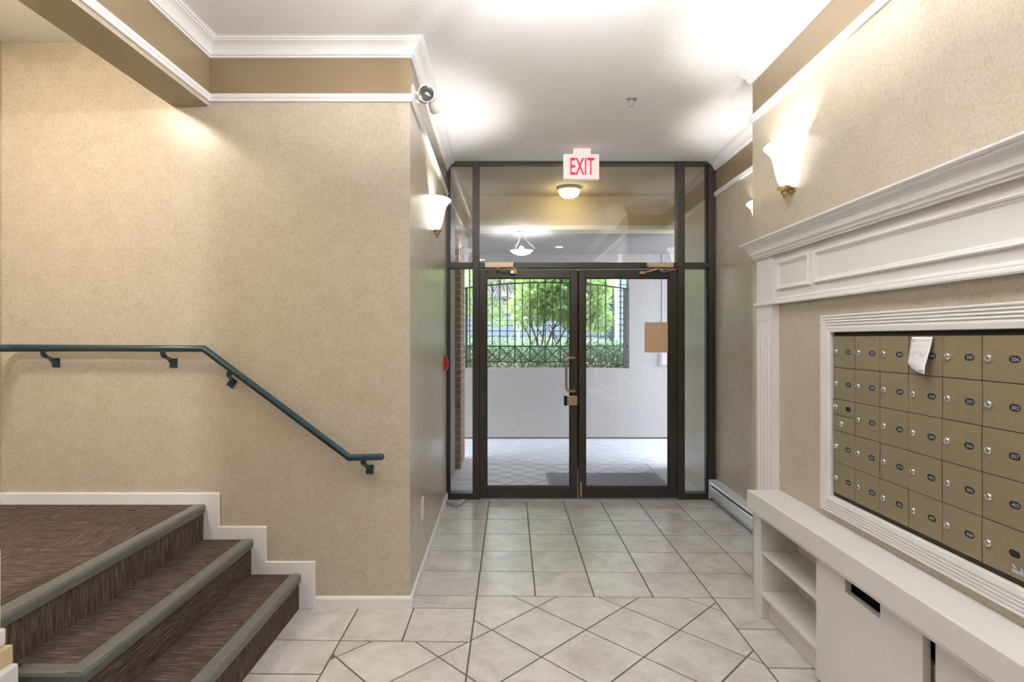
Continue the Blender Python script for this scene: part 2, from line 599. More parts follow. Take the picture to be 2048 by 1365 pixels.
def text_mesh(body, size_u, size_w, fn, thick=0.001):
    """solid letters fitted into a size_u x size_w box; fn maps (u, w, h) to world"""
    cu = bpy.data.curves.new('letters', 'FONT')
    cu.body = body
    cu.align_x = 'CENTER'
    cu.fill_mode = 'FRONT'
    cu.offset = 0.012
    cu.resolution_u = 2
    ob = bpy.data.objects.new('letters', cu)
    COL.objects.link(ob)
    dg = bpy.context.evaluated_depsgraph_get()
    dg.update()
    me = bpy.data.meshes.new_from_object(ob.evaluated_get(dg))
    bpy.data.objects.remove(ob, do_unlink=True)
    A = np.array([v.co[:] for v in me.vertices])
    lo, hi = A.min(0), A.max(0)
    m = MB()
    vs_ = [fn((a[0] - lo[0]) / (hi[0] - lo[0]) * size_u - size_u / 2, (a[1] - lo[1]) / (hi[1] - lo[1]) * size_w - size_w / 2, thick) for a in A]
    m.add(vs_, [tuple(p.vertices) for p in me.polygons])
    bpy.data.meshes.remove(me)
    bpy.data.curves.remove(cu)
    return m

def T(x, y, z):
    return Matrix.Translation((x, y, z))

# ------------------------------------------------------------------ the setting: measures
CZ = 3.145                     # ceiling
DY = 5.17                      # storefront plane
LA, LB = (-0.559, 3.10), (-0.594, DY)    # left corner and where that wall meets the storefront
LXW = -2.83                    # far left wall of the landing
RX, RC = 1.48, 3.405           # right wall and its corner
RR = 1.907                     # recessed right wall
BACK = -3.0

# ------------------------------------------------------------------ floor and tiles
floor = struct(box('floor', 'grout', -3.0, 2.2, BACK - 0.1, DY + 0.10, -0.12, -0.004))
G = 0.0045
def tile_poly(pts, z0=-0.006, z1=0.0, parent=None, mat='stone_tile', name='tile', gap=G):
    """shrink a convex polygon by the grout gap and stand it as a tile"""
    P = [Vector(p) for p in pts]
    area = sum(P[i].x * P[(i + 1) % len(P)].y - P[(i + 1) % len(P)].x * P[i].y for i in range(len(P)))
    if area < 0: P.reverse()
    q = P
    for i in range(len(P)):
        a, b = P[i], P[(i + 1) % len(P)]
        d = (b - a)
        if d.length < 1e-5: continue
        n = Vector((-d.y, d.x)).normalized()
        q = clip(q, a + n * gap, n)
        if len(q) < 3: return
    area = abs(sum(q[i].x * q[(i + 1) % len(q)].y - q[(i + 1) % len(q)].x * q[i].y for i in range(len(q)))) / 2
    if area < 0.0006: return
    return MB().prism([(p.x, p.y) for p in q], z0, z1).build(name, mat, parent)

def clip(poly, p, n):
    out = []
    for i in range(len(poly)):
        a, b = poly[i], poly[(i + 1) % len(poly)]
        da, db = (a - p).dot(n), (b - p).dot(n)
        if da >= -1e-9: out.append(a)
        if (da > 1e-9 and db < -1e-9) or (da < -1e-9 and db > 1e-9):
            out.append(a + (b - a) * (da / (da - db)))
    return out

def clip_rect(poly, x0, x1, y0, y1):
    q = [Vector(p) for p in poly]
    for p, n in (((x0, 0), (1, 0)), ((x1, 0), (-1, 0)), ((0, y0), (0, 1)), ((0, y1), (0, -1))):
        q = clip(q, Vector(p), Vector(n))
        if len(q) < 3: return None
    return q

TS = 0.341
SK = -0.021                    # the tile rows run very slightly off square
def row(y, x):
    return y + SK * (x + 0.2)
colX = [-0.59] + [-0.196 + TS * k for k in range(-1, 7)]
colX = [-0.60, -0.60] + [-0.196 + TS * k for k in range(0, 6)] + [RR + 0.0]
rowsY = [3.243 + TS * k for k in range(0, 7)]
rowsY[-1] = DY + 0.09
def quad_tile(xa, xb, ya, yb):
    tile_poly([(xa, row(ya, xa)), (xb, row(ya, xb)), (xb, row(yb, xb)), (xa, row(yb, xa))], parent=floor)
for r in range(len(rowsY) - 1):
    cols = colX[1:] if True else colX
    for c in range(len(cols) - 1):
        xa, xb = cols[c], cols[c + 1]
        quad_tile(xa, xb, rowsY[r], rowsY[r + 1])
# columns beside the diamond field
LC = -0.845
for xa, xb in ((-0.537, -0.196),):
    quad_tile(-0.575, xb, 3.089, 3.243)
    quad_tile(xa, xb, 2.748, 3.089)
quad_tile(LC, -0.537, 2.748, 3.089)
lrows = [3.089, 2.748, 2.47] + [2.47 - TS * k for k in range(1, 5)]
for a, b in zip(lrows[1:], lrows[:-1]):
    quad_tile(-1.18, LC, a, b)
rr = [3.243 - TS * k + 0.0 for k in range(0, 7)]
for a, b in zip(rr[1:], rr[:-1]):
    quad_tile(1.168, 1.50, a, b)
# diamonds laid at forty-five degrees
DX, DYY = 0.2415, 0.2435
def diamond(cx, cy):
    return [(cx, cy + DYY), (cx + DX, cy), (cx, cy - DYY), (cx - DX, cy)]
def clip_rows(q, x0, x1, y0, ytop):
    q = clip_rect(q, x0, x1, y0, 99)
    if not q: return None
    n = Vector((SK, -1.0)).normalized()
    q = clip(q, Vector((x0, row(ytop, x0))), n)
    return q if len(q) >= 3 else None
for i in range(-9, 9):
    for j in range(-3, 12):
        if (i + j) % 2: continue
        cx, cy = 0.145 + DX * i, 3.106 - DYY - DYY * j
        # lattice nodes sit at i + j even around (0.145, 3.106)
        d = diamond(cx, cy)
        q = clip_rows(d, -0.196, 1.168, 1.0, 3.243)
        if q: tile_poly([tuple(p) for p in q], parent=floor)
        q = clip_rows(d, LC, -0.196, 1.0, 2.748)
        if q: tile_poly([tuple(p) for p in q], parent=floor)
# plain square tiles behind the diamond field, on to the back of the lobby
for k in range(5):
    for c in range(4):
        xa = -1.16 + c * 0.665
        tile_poly([(xa, 1.0 - k * 0.82), (xa + 0.665, 1.0 - k * 0.82), (xa + 0.665, 0.18 - k * 0.82), (xa, 0.18 - k * 0.82)], parent=floor)

# ------------------------------------------------------------------ walls, ceiling, beam
struct(MB().prism([LA, LB, (LB[0], DY + 0.10), (-2.95, DY + 0.10), (-2.95, 3.10)], -0.004, CZ).build('wall_left', 'wallpaper'))
struct(MB().box(LXW - 0.12, LXW, BACK, 3.10, -0.004, CZ).build('wall_far_left', 'wallpaper'))
struct(MB().box(LXW - 0.12, 2.1, BACK - 0.1, BACK, -0.004, CZ).build('wall_back', 'wallpaper'))
MBZ0, MBZ1, MBY0, MBY1 = 0.779, 1.527, 1.566, 2.547       # hole for the mailboxes
wr = MB()
wr.box(RX, 2.1, BACK, RC, MBZ1, CZ)
wr.box(RX, 2.1, BACK, RC, 0.66, MBZ0)
wr.box(RX, 2.1, BACK, MBY0, MBZ0, MBZ1)
wr.box(RX, 2.1, MBY1, RC, MBZ0, MBZ1)
wr.box(1.62, 2.1, MBY0, MBY1, MBZ0, MBZ1)
wr.box(1.545, 2.1, BACK, 3.06, -0.004, 0.66)
wr.box(RX, 2.1, 3.06, RC, -0.004, 0.66)
wr.box(RR, 2.1, RC, DY + 0.10, -0.004, CZ)
struct(wr.build('wall_right', 'wallpaper'))
struct(box('ceiling', 'ceiling_paint', LXW - 0.12, 2.1, BACK - 0.1, DY + 0.10, CZ, CZ + 0.12))
BX0, BX1, BZ = -1.881, -1.68, 2.791
bm_ = struct(MB().box(BX0, BX1, BACK, 3.10, BZ, CZ).build('ceiling_beam', 'beam_paint'))
# thin wallpaper skin on the lobby face of the beam, below its rail
box('wallpaper_strip', 'wallpaper', BX1, BX1 + 0.003, BACK, 3.10, BZ, CZ, bm_)

CR = [(0.0, CZ - 0.088), (0.012, CZ - 0.088), (0.014, CZ - 0.078), (0.022, CZ - 0.076), (0.024, CZ - 0.066),
      (0.030, CZ - 0.050), (0.042, CZ - 0.034), (0.058, CZ - 0.023), (0.066, CZ - 0.020), (0.067, CZ - 0.013), (0.075, CZ - 0.012), (0.078, CZ - 0.003), (0.086, CZ - 0.002), (0.086, CZ), (0.0, CZ)]
RL = [(0.0, 2.814), (0.012, 2.814), (0.016, 2.822), (0.014, 2.830), (0.020, 2.836), (0.020, 2.846), (0.013, 2.852), (0.013, 2.858), (0.0, 2.860)]
LP = [(BX1 + 0.003, BACK), (BX1 + 0.003, 3.10), LA, LB]
RP = [(RR, DY), (RR, RC), (RX, RC), (RX, BACK)]
struct(MB().sweep(LP, CR).build('trim_1', 'white_trim'))
struct(MB().sweep(LP, RL).build('trim_2', 'white_trim'))
struct(MB().sweep(RP, CR).build('trim_3', 'white_trim'))
struct(MB().sweep(RP, RL).build('trim_4', 'white_trim'))

# baseboards and the stepped skirt beside the stairs
BB = [(0.0, 0.0), (0.014, 0.0), (0.014, 0.052), (0.009, 0.062), (0.004, 0.066), (0.0, 0.066)]
struct(MB().sweep([(-1.10, 3.10), LA, LB], BB).build('baseboard_left', 'white_trim'))
struct(MB().sweep([(RR, DY), (RR, RC)], BB).build('baseboard_right', 'white_trim'))
SZ = [0.579, 0.386, 0.193]
SXN = [-1.686, -1.422, -1.158]
sk = [(LXW, 0.0), (-1.082, 0.0), (-1.082, 0.262), (-1.352, 0.262), (-1.352, 0.4565), (-1.614, 0.4565), (-1.614, 0.643), (LXW, 0.643)]
def skirt(poly, y0, y1):
    m = MB()
    m.extrude(poly, lambda a, b: (a, y0, b), lambda a, b: (a, y1, b))
    return m
struct(skirt(sk, 3.082, 3.10).build('trim_5', 'white_trim', bevel=0.006))
struct(MB().box(LXW, LXW + 0.016, 1.8, 3.082, 0.579, 0.643).build('baseboard_far_left', 'white_trim', bevel=0.005))
# wall end beside the lower left of the stairs, with its stepped skirting
struct(MB().box(-1.86, -1.64, BACK, 1.755, -0.004, BZ).build('wall_near_left', 'wallpaper'))
struct(MB().box(LXW, -1.86, BACK, 1.7715, 0.0, SZ[0]).build('floor_corridor', 'carpet_x'))
struct(MB().box(-1.64, -1.6185, 1.40, 1.77, 0.53, 0.83).build('trim_6', 'white_trim', bevel=0.004))
struct(MB().box(-1.64, -1.600, 1.38, 1.77, 0.527, 0.582).build('trim_7', 'white_trim', bevel=0.008))
struct(MB().box(-1.64, -1.580, 1.38, 1.77, 0.470, 0.527).build('trim_8', 'patio_cream', bevel=0.003))
struct(MB().box(-1.64, -1.560, 1.38, 1.77, 0.0, 0.470).build('trim_9', 'white_trim', bevel=0.008))

# ------------------------------------------------------------------ storefront: window_1 (fixed lights) and two doors
def sx(px, y=DY): return (px - VX) * y / F
def sz(py, y=DY): return H - (py - VY) * y / F
FD0, FD1 = DY, DY + 0.10
w1 = struct(empty('window_1', (0.65, DY + 0.05, 0)))
def fr(name, px0, px1, py0, py1, y0=FD0, y1=FD1, mat='bronze_frame', par=None, bev=0.003):
    return box(name, mat, sx(px0), sx(px1), y0, y1, sz(py1), sz(py0), par or w1, bev)
ZT = CZ
def frz(name, px0, px1, z0, z1, y0=FD0, y1=FD1, mat='bronze_frame', par=None, bev=0.003):
    return box(name, mat, sx(px0), sx(px1), y0, y1, z0, z1, par or w1, bev)
TB0, TB1 = 2.150, 2.203
frz('jamb', 893, 897.5, 0.0, ZT)
frz('jamb', 1418.5, 1431.5, 0.0, ZT)
frz('mullion', 945, 958.5, 0.0, ZT)
frz('mullion', 1355.5, 1370, 0.0, ZT)
frz('header', 897.5, 945, 3.121, ZT)
frz('header', 958.5, 1355.5, 3.121, ZT)
frz('header', 1370, 1418.5, 3.121, ZT)
frz('transom_bar', 958.5, 1355.5, TB0, TB1, DY - 0.012)
frz('transom_bar', 897.5, 945, TB0, TB1, DY - 0.012)
frz('transom_bar', 1370, 1418.5, TB0, TB1, DY - 0.012)
frz('sill', 897.5, 945, 0.0, 0.058)
frz('sill', 1370, 1418.5, 0.0, 0.058)
frz('gasket', 1415, 1418.5, 0.058, ZT - 0.024, DY + 0.02, DY + 0.08, 'black_gasket', bev=0)
frz('gasket', 897.5, 899.5, 0.058, ZT - 0.024, DY + 0.02, DY + 0.08, 'black_gasket', bev=0)
PY0, PY1 = DY + 0.046, DY + 0.054
frz('pane', 899.5, 945, 0.058, TB0, PY0, PY1, 'pane', bev=0)
frz('pane', 1370, 1415, 0.058, TB0, PY0, PY1, 'pane', bev=0)
frz('pane', 899.5, 945, TB1, 3.121, PY0, PY1, 'pane', bev=0)
frz('pane', 958.5, 1355.5, TB1, 3.121, PY0, PY1, 'pane', bev=0)
frz('pane', 1370, 1415, TB1, 3.121, PY0, PY1, 'pane', bev=0)
struct(box('threshold', 'grey_metal', sx(958.5), sx(1355.5), DY - 0.02, DY + 0.12, -0.004, 0.008, None, 0.003))

def door(name, pl, pr, gl, gr):
    d = struct(empty(name, (sx((pl + pr) / 2), DY + 0.05, 0.012)))
    y0, y1 = DY + 0.018, DY + 0.068
    zt, zb = 2.140, 0.014
    gt, gb = sz(556), sz(975.5)
    frz('stile', pl, gl, zb, zt, y0, y1, par=d)
    frz('stile', gr, pr, zb, zt, y0, y1, par=d)
    frz('top_rail', gl, gr, gt, zt, y0, y1, par=d)
    frz('bottom_rail', gl, gr, zb, gb, y0, y1, par=d)
    frz('glazing_bead', gl, gl + 1.6, gb, gt, y0 + 0.008, y1 - 0.008, 'black_gasket', d, 0)
    frz('glazing_bead', gr - 1.6, gr, gb, gt, y0 + 0.008, y1 - 0.008, 'black_gasket', d, 0)
    frz('glazing_bead', gl + 1.6, gr - 1.6, gt - 0.007, gt, y0 + 0.008, y1 - 0.008, 'black_gasket', d, 0)
    frz('glazing_bead', gl + 1.6, gr - 1.6, gb, gb + 0.008, y0 + 0.008, y1 - 0.008, 'bronze_frame', d, 0)
    frz('pane', gl + 1.6, gr - 1.6, gb + 0.008, gt - 0.007, y0 + 0.021, y0 + 0.029, 'pane', d, 0)
    return d
d1 = door('door_1', 958.8, 1155.5, 973, 1141)
d2 = door('door_2', 1158, 1355.2, 1171.5, 1339.5)
# pull handle on the left leaf
hx, hb = sx(1148.5), sx(1131.5)
zt_, zb_ = sz(716), sz(782)
hp = []
yf = DY + 0.018
def arc(c, r, a0, a1, n, fx):
    return [fx(c, r, a0 + (a1 - a0) * i / n) for i in range(n + 1)]
pts = [(hx, yf, zt_), (hx, yf - 0.03, zt_), ((hx + hb) / 2 + 0.01, yf - 0.052, zt_ + 0.001), (hb + 0.018, yf - 0.060, zt_ - 0.004), (hb + 0.004, yf - 0.062, zt_ - 0.018), (hb, yf - 0.062, zt_ - 0.04),
       (hb, yf - 0.062, zb_ + 0.04), (hb + 0.004, yf - 0.062, zb_ + 0.018), (hb + 0.018, yf - 0.060, zb_ + 0.004), ((hx + hb) / 2 + 0.01, yf - 0.052, zb_ - 0.001), (hx, yf - 0.03, zb_), (hx, yf, zb_)]
h_ = MB().tube(pts, 0.0125, 12).build('pull_handle', 'satin_bronze', d1, smooth=True)
h_['label'] = 'satin bronze bent tube pull handle'
lk = fr('lock_case', 1134, 1154.5, 792.5, 811.5, yf - 0.022, yf, 'satin_bronze', d1, 0.003)
frk = fr('thumb_turn', 1128, 1134, 792, 812, yf - 0.03, yf - 0.002, 'black_gasket', d1, 0.006)
for zz in (717, 782):
    MB().lathe([(0.0, -0.002), (0.006, -0.002), (0.006, 0.0)], T(sx(1164), yf, sz(zz)) @ Matrix.Rotation(R(90), 4, 'X'), 10).build('bolt_cap', 'black_gasket', d2)
fr('gap_blocker', 1154.5, 1159, 540, 996, DY + 0.069, DY + 0.076, 'black_gasket', d2, 0)  # black strip added behind the leaves so no daylight shows through their gap
fr('flush_bolt', 1160.5, 1164, 966, 995, yf - 0.004, yf, 'satin_bronze', d2, 0.001)
fr('lock_edge', 1155.6, 1157.2, 940, 995, DY + 0.03, DY + 0.06, 'grey_metal', d1, 0)

# surface door closers on the transom bar
def closer(x0, x1, y_top, y_bot, label, extra):
    yb = DY - 0.012
    c = empty('door_closer', (sx((x0 + x1) / 2), yb, sz(y_bot)))
    tag(c, label, 'door closer')
    fr('body', x0, x1, y_top, y_bot, yb - 0.045, yb, 'closer_paint', c, 0.006)
    return c, yb
c1, yb = closer(969.5, 1027, 525.5, 537, 'boxy cream door closer with one plain arm over the handled door leaf', 0)
MB().lathe([(0.0, 0.0), (0.010, 0.0), (0.012, 0.006), (0.012, 0.03)], T(sx(995), yb - 0.022, sz(543)), 14).build('spindle', 'satin_bronze', c1, smooth=True)
MB().tube([(sx(995), yb - 0.03, sz(540)), (sx(1008), yb - 0.07, sz(541.5)), (sx(1030), yb - 0.045, sz(539))], 0.006, 8).build('arm', 'satin_bronze', c1, smooth=True)
MB().box(sx(1021), sx(1033), yb - 0.02, DY + 0.018, sz(548.5), sz(541)).tube([(sx(1030), yb - 0.045, sz(537)), (sx(1030), yb - 0.045, sz(547))], 0.009, 10).build('arm_shoe', 'satin_bronze', c1, 0.002)
c2, yb = closer(1294, 1344, 526.5, 536.5, 'narrow bronze door closer with folded arms over the door leaf bearing a peach notice', 0)
MB().lathe([(0.0, 0.018), (0.016, 0.014), (0.024, 0.004), (0.024, 0.0)], T(sx(1294), yb - 0.0225, sz(531.5)) @ Matrix.Rotation(R(-90), 4, 'Y'), 14).build('end_cap', 'satin_bronze', c2, smooth=True)
MB().tube([(sx(1322), yb - 0.03, sz(538)), (sx(1308), yb - 0.085, sz(541)), (sx(1294), yb - 0.055, sz(545))], 0.006, 8).build('arm', 'satin_bronze', c2, smooth=True)
MB().tube([(sx(1306), yb - 0.085, sz(539)), (sx(1322), yb - 0.06, sz(546)), (sx(1350), yb - 0.035, sz(540))], 0.006, 8).build('arm', 'satin_bronze', c2, smooth=True)
MB().box(sx(1279), sx(1289), yb - 0.02, DY + 0.018, sz(549), sz(544)).tube([(sx(1287), yb - 0.045, sz(546)), (sx(1296), yb - 0.052, sz(545))], 0.006, 8).build('arm_shoe', 'satin_bronze', c2, 0.002)
MB().lathe([(0.0, 0.0), (0.012, 0.0), (0.013, 0.008), (0.011, 0.03)], T(sx(1322), yb - 0.022, sz(543)), 14).build('spindle', 'satin_bronze', c2, smooth=True)

# back of a notice stuck on the right leaf
gy = DY + 0.018 + 0.021
np_ = MB().box(sx(1289, gy), sx(1336.5, gy), gy - 0.003, gy, sz(705.5, gy), sz(645, gy)).build('notice_plate', 'notice_sheet', bevel=0.0)
bv = np_.modifiers.new('round', 'BEVEL'); bv.width = 0.012; bv.segments = 4; bv.affect = 'EDGES'; bv.limit_method = 'ANGLE'
bv.width = 0.0013
tag(np_, 'blank peach rectangular notice stuck on the glass of the door leaf', 'notice')

# ------------------------------------------------------------------ stairs
st = empty('staircase', (-1.9, 2.4, 0))
tag(st, 'three carpeted brown steps with grey rubber nosings up to a landing', 'stairs')
YE = 3.081
NY = [1.77, 1.85, 1.60]
def tread(name, mat, x0, x1, y0, y1, z):
    return box(name, mat, x0, x1, y0, y1, z - 0.012, z, st)
# solid steps under the carpet
box('step_core', 'carpet_z', LXW + 0.001, SXN[0] - 0.02, 1.772, YE, 0.001, SZ[0] - 0.012, st)
box('step_core', 'carpet_z', SXN[0] - 0.02, SXN[1] - 0.02, 1.85, YE, 0.001, SZ[1] - 0.012, st)
box('step_core', 'carpet_z', SXN[1] - 0.02, SXN[2] - 0.02, 1.60, YE, 0.001, SZ[2] - 0.012, st)
for i, mt in enumerate(('carpet_z', 'carpet_y', 'carpet_z')):
    zb = SZ[i + 1] if i < 2 else 0.001
    box('riser', mt, SXN[i] - 0.020, SXN[i] - 0.012, NY[i], YE, zb, SZ[i] - 0.03, st)
tread('tread', 'carpet_x', SXN[0] - 0.012, SXN[1] - 0.055, 1.90, YE, SZ[1])
tread('tread', 'carpet_x', SXN[1] - 0.012, SXN[2] - 0.055, 1.65, YE, SZ[2])
# landing: carpet tiles with the pile turned every which way
xs = [SXN[0] - 0.055, -2.05, -2.45, LXW + 0.017]
ys = [YE, 2.86, 2.45, 2.06, 1.772]
for a in range(3):
    for b in range(4):
        mt = 'carpet_x' if (a + b) % 2 == 0 else 'carpet_y'
        box('carpet_tile', mt, xs[a + 1] + 0.0005, xs[a] - 0.0005, ys[b + 1] + 0.0005, ys[b] - 0.0005, SZ[0] - 0.012, SZ[0], st)
def nosing(i, y0, y1):
    z, x = SZ[i], SXN[i]
    prof = [(x - 0.056, z - 0.012), (x - 0.056, z + 0.003), (x - 0.014, z + 0.004), (x - 0.004, z + 0.001), (x, z - 0.008), (x, z - 0.018), (x - 0.004, z - 0.019), (x - 0.004, z - 0.022), (x - 0.001, z - 0.023),
            (x - 0.001, z - 0.029), (x - 0.005, z - 0.030), (x - 0.005, z - 0.033), (x - 0.003, z - 0.034), (x - 0.004, z - 0.044), (x - 0.012, z - 0.045), (x - 0.012, z - 0.012)]
    m = MB()
    m.extrude(prof, lambda a, b: (a, y0, b), lambda a, b: (a, y1, b))
    m.build('nosing', 'rubber_nosing', st)
nosing(0, 1.772, YE)
nosing(1, 1.85, YE)
nosing(2, 1.60, YE)
m = MB()
z = SZ[1]
prof = [(1.905, z - 0.012), (1.905, z + 0.003), (1.862, z + 0.004), (1.853, z + 0.001), (1.848, z - 0.008), (1.848, z - 0.044), (1.852, z - 0.045), (1.852, z - 0.012)]
m.extrude(prof, lambda a, b: (SXN[1] - 0.003, a - 0.003, b - 0.0004), lambda a, b: (-1.66, a - 0.003, b - 0.0004))
m.build('nosing', 'rubber_nosing', st)

# ------------------------------------------------------------------ handrail
hr = empty('handrail', (-1.6, 3.03, 0.85))
tag(hr, 'dark teal painted pipe handrail on the wall above the steps', 'handrail')
HY = 3.03
def hpt(px, py): return (sx(px, HY), HY, sz(py, HY))
rail_pts = [(LXW + 0.085, 2.2, sz(696.5, HY)), (LXW + 0.085, 2.98, sz(696.5, HY)), (LXW + 0.12, HY, sz(696.5, HY)), hpt(200, 697), hpt(408, 698), hpt(699, 916), hpt(762, 914.5)]
e = Vector(rail_pts[-1])
rs = [0.0185] * len(rail_pts)
for k in range(1, 5):
    a = k / 4 * math.pi / 2
    rail_pts.append((e.x + 0.0185 * math.sin(a) * 1.0, HY, e.z))
    rs.append(0.0185 * max(0.05, math.cos(a)))
MB().tube(rail_pts, rs, 16).build('rail', 'teal_paint', hr, smooth=True)
def bracket(px, py, tilt, par=None):
    """strap under the pipe curling back to a small wall plate"""
    x, z = sx(px, HY), sz(py, HY)
    b = MB()
    ca, sa = math.cos(tilt), math.sin(tilt)
    def w(u, y, v): return (x + u * ca + v * sa, y, z - u * sa + v * ca)
    # plate on the wall
    pl = [(-0.020, -0.101), (0.020, -0.101), (0.020, -0.051), (-0.020, -0.051)]
    b.extrude([(u + 0.012, v - 0.005) for u, v in pl], lambda u, v: w(u, 3.092, v), lambda u, v: w(u, 3.0995, v))
    path = [(3.03, -0.012), (3.031, -0.030), (3.040, -0.042), (3.054, -0.049), (3.070, -0.056), (3.082, -0.068), (3.092, -0.078)]
    n = len(path)
    v, f = [], []
    for i, (yy, zz) in enumerate(path):
        t = i / (n - 1)
        for du in (-0.015, 0.015):
            for th in (0.0, 0.006):
                v.append(w(du + 0.012 * t - 0.008 * (1 - t), yy, zz - th))
    for i in range(n - 1):
        a = i * 4
        f += [(a, a + 4, a + 6, a + 2), (a + 1, a + 3, a + 7, a + 5), (a, a + 1, a + 5, a + 4), (a + 2, a + 6, a + 7, a + 3)]
    b.add(v, f)
    o = b.build('bracket', 'teal_paint', hr)
    MB().lathe([(0.0, 0.0), (0.005, 0.0), (0.006, 0.003), (0.006, 0.006)], T(*w(0.012, 3.088, -0.074)) @ Matrix.Rotation(R(-90), 4, 'X'), 10).build('screw', 'chrome', o)
bracket(88, 697, 0)
bracket(328, 698, 0)
bracket(466, 741.5, R(36))
bracket(729, 915, 0)

# ------------------------------------------------------------------ mantel round the mailboxes
mt = empty('mantel', (1.46, 2.06, 0))
tag(mt, 'white painted mantel with fluted pilasters and panelled frieze around the mailboxes', 'mantel')
MC = 2.057
RM = RX - 0.0006
PF = 1.441
def pilaster(y0, y1):
    n = 4
    w = (y1 - y0)
    prof = [(RM, y0), (PF, y0), (PF, y0 + 0.03)]
    fw = (w - 0.06) / (n * 2 - 1)
    yy = y0 + 0.03
    for k in range(n):
        prof += [(PF + 0.006, yy + fw * 0.25), (PF + 0.009, yy + fw * 0.5), (PF + 0.006, yy + fw * 0.75), (PF, yy + fw)]
        yy += fw
        if k < n - 1:
            yy += fw
            prof.append((PF, yy))
    prof += [(PF, y1), (RM, y1)]
    p = MB().prism(prof, 0.0, 1.60).build('pilaster', 'white_trim', mt)
    box('pilaster_head', 'white_trim', PF, RM, y0, y1, 1.60, 1.684, p)
    b = box('block', 'white_trim', PF, RM, y0, y1, 1.70, 1.962, mt, 0.002)
pilaster(3.064, 3.263)
pilaster(2 * MC - 3.263, 2 * MC - 3.064)
y0, y1 = 2 * MC - 3.263, 3.263
box('frieze', 'white_trim', 1.457, RM, 2 * MC - 3.064, 3.064, 1.70, 1.962, mt)
LD = [(0.0, 1.684), (0.010, 1.684), (0.012, 1.690), (0.010, 1.700), (0.004, 1.704), (0.0, 1.704)]
MB().sweep([(RM, y1), (PF, y1), (PF, y0), (RM, y0)], LD).build('ledge', 'white_trim', mt)
MB().sweep([(1.457, 3.064), (1.457, 2 * MC - 3.064)], [(0.0, 1.704), (0.008, 1.704), (0.008, 1.712), (0.004, 1.722), (0.0, 1.724)]).build('bed_moulding', 'white_trim', mt)
CO = [(0.0, 1.955), (0.010, 1.955), (0.012, 1.964), (0.018, 1.966), (0.020, 1.974), (0.026, 1.982), (0.030, 1.984), (0.031, 1.992), (0.034, 2.006), (0.041, 2.018), (0.053, 2.028), (0.060, 2.031),
      (0.061, 2.038), (0.068, 2.040), (0.073, 2.046), (0.073, 2.054), (0.0, 2.054)]
MB().sweep([(RM, y1), (PF, y1), (PF, y0), (RM, y0)], CO).build('cornice', 'white_trim', mt)
PM = [(0.0, 0.0), (0.0, 0.010), (0.005, 0.014), (0.011, 0.012), (0.014, 0.006), (0.020, 0.005), (0.023, 0.001), (0.026, 0.0)]
def fx_(u, w, h): return (1.457 - h, u, w)
def panel(ya, yb_):
    MB().ring(ya, yb_, 1.762, 1.915, PM, fx_).build('panel_moulding', 'white_trim', mt)
panel(2.706, 3.035)
panel(2 * MC - 2.661, 2.661)
panel(2 * MC - 3.035, 2 * MC - 2.706)

# ribbed casing round the mailbox opening
def fc_(u, w, h): return (RM - h, u, w)
CP = [(0.0, 0.0), (0.0, 0.020), (0.003, 0.022)]
rib = 0.0125
for k in range(4):
    s = 0.006 + k * rib
    CP += [(s, 0.022), (s + 0.002, 0.0215), (s + 0.0025, 0.017), (s + 0.006, 0.0165), (s + 0.009, 0.0185), (s + 0.0115, 0.0215)]
CP += [(0.060, 0.022), (0.076, 0.020), (0.078, 0.018), (0.078, 0.0)]
cs = MB().ring(1.489, 2.624, 0.703, 1.606, CP, fc_).build('mailbox_casing', 'white_trim')
tag(cs, 'white ribbed casing framing the recessed bank of mailboxes', 'frame')

# ------------------------------------------------------------------ mailboxes
MX = 1.470
bank = empty('mailbox_bank', (1.53, MC, 0.80))
tag(bank, 'bank of tan metal apartment mailboxes with numbered lockable doors', 'mailboxes')
BT, BH, BYL, BW = 1.5097, 0.1419, 2.538, 0.1603
box('housing', 'recess_brown', MX + 0.006, 1.615, BYL - 6 * BW - 0.004, BYL + 0.006, BT - 5 * BH - 0.015, BT + 0.006, bank)
box('top_gap', 'dark_slot', MX + 0.012, 1.615, BYL - 6 * BW - 0.008, BYL + 0.006, BT + 0.0065, 1.526, bank)
nums = [[201, 202, 203, 204, 205, 206], [207, 208, 209, 210, 301, 302], [None, 303, 304, 305, 306, 307], [308, 309, 310, 401, 402, 403], [404, 405, 406, 407, 408, None]]
def capsule(yc, zc, ww, hh, n=6):
    r = hh / 2
    out = []
    for k in range(n + 1):
        a = -math.pi / 2 + math.pi * k / n
        out.append((yc - (ww / 2 - r) - r * math.cos(a), zc + r * math.sin(a)))
    for k in range(n + 1):
        a = math.pi / 2 + math.pi * k / n
        out.append((yc + (ww / 2 - r) - r * math.cos(a), zc + r * math.sin(a)))
    return out
LOCK = [(0.0115, 0.0), (0.0115, 0.004), (0.0095, 0.0075), (0.0085, 0.008), (0.0080, 0.0065), (0.0, 0.0065)]
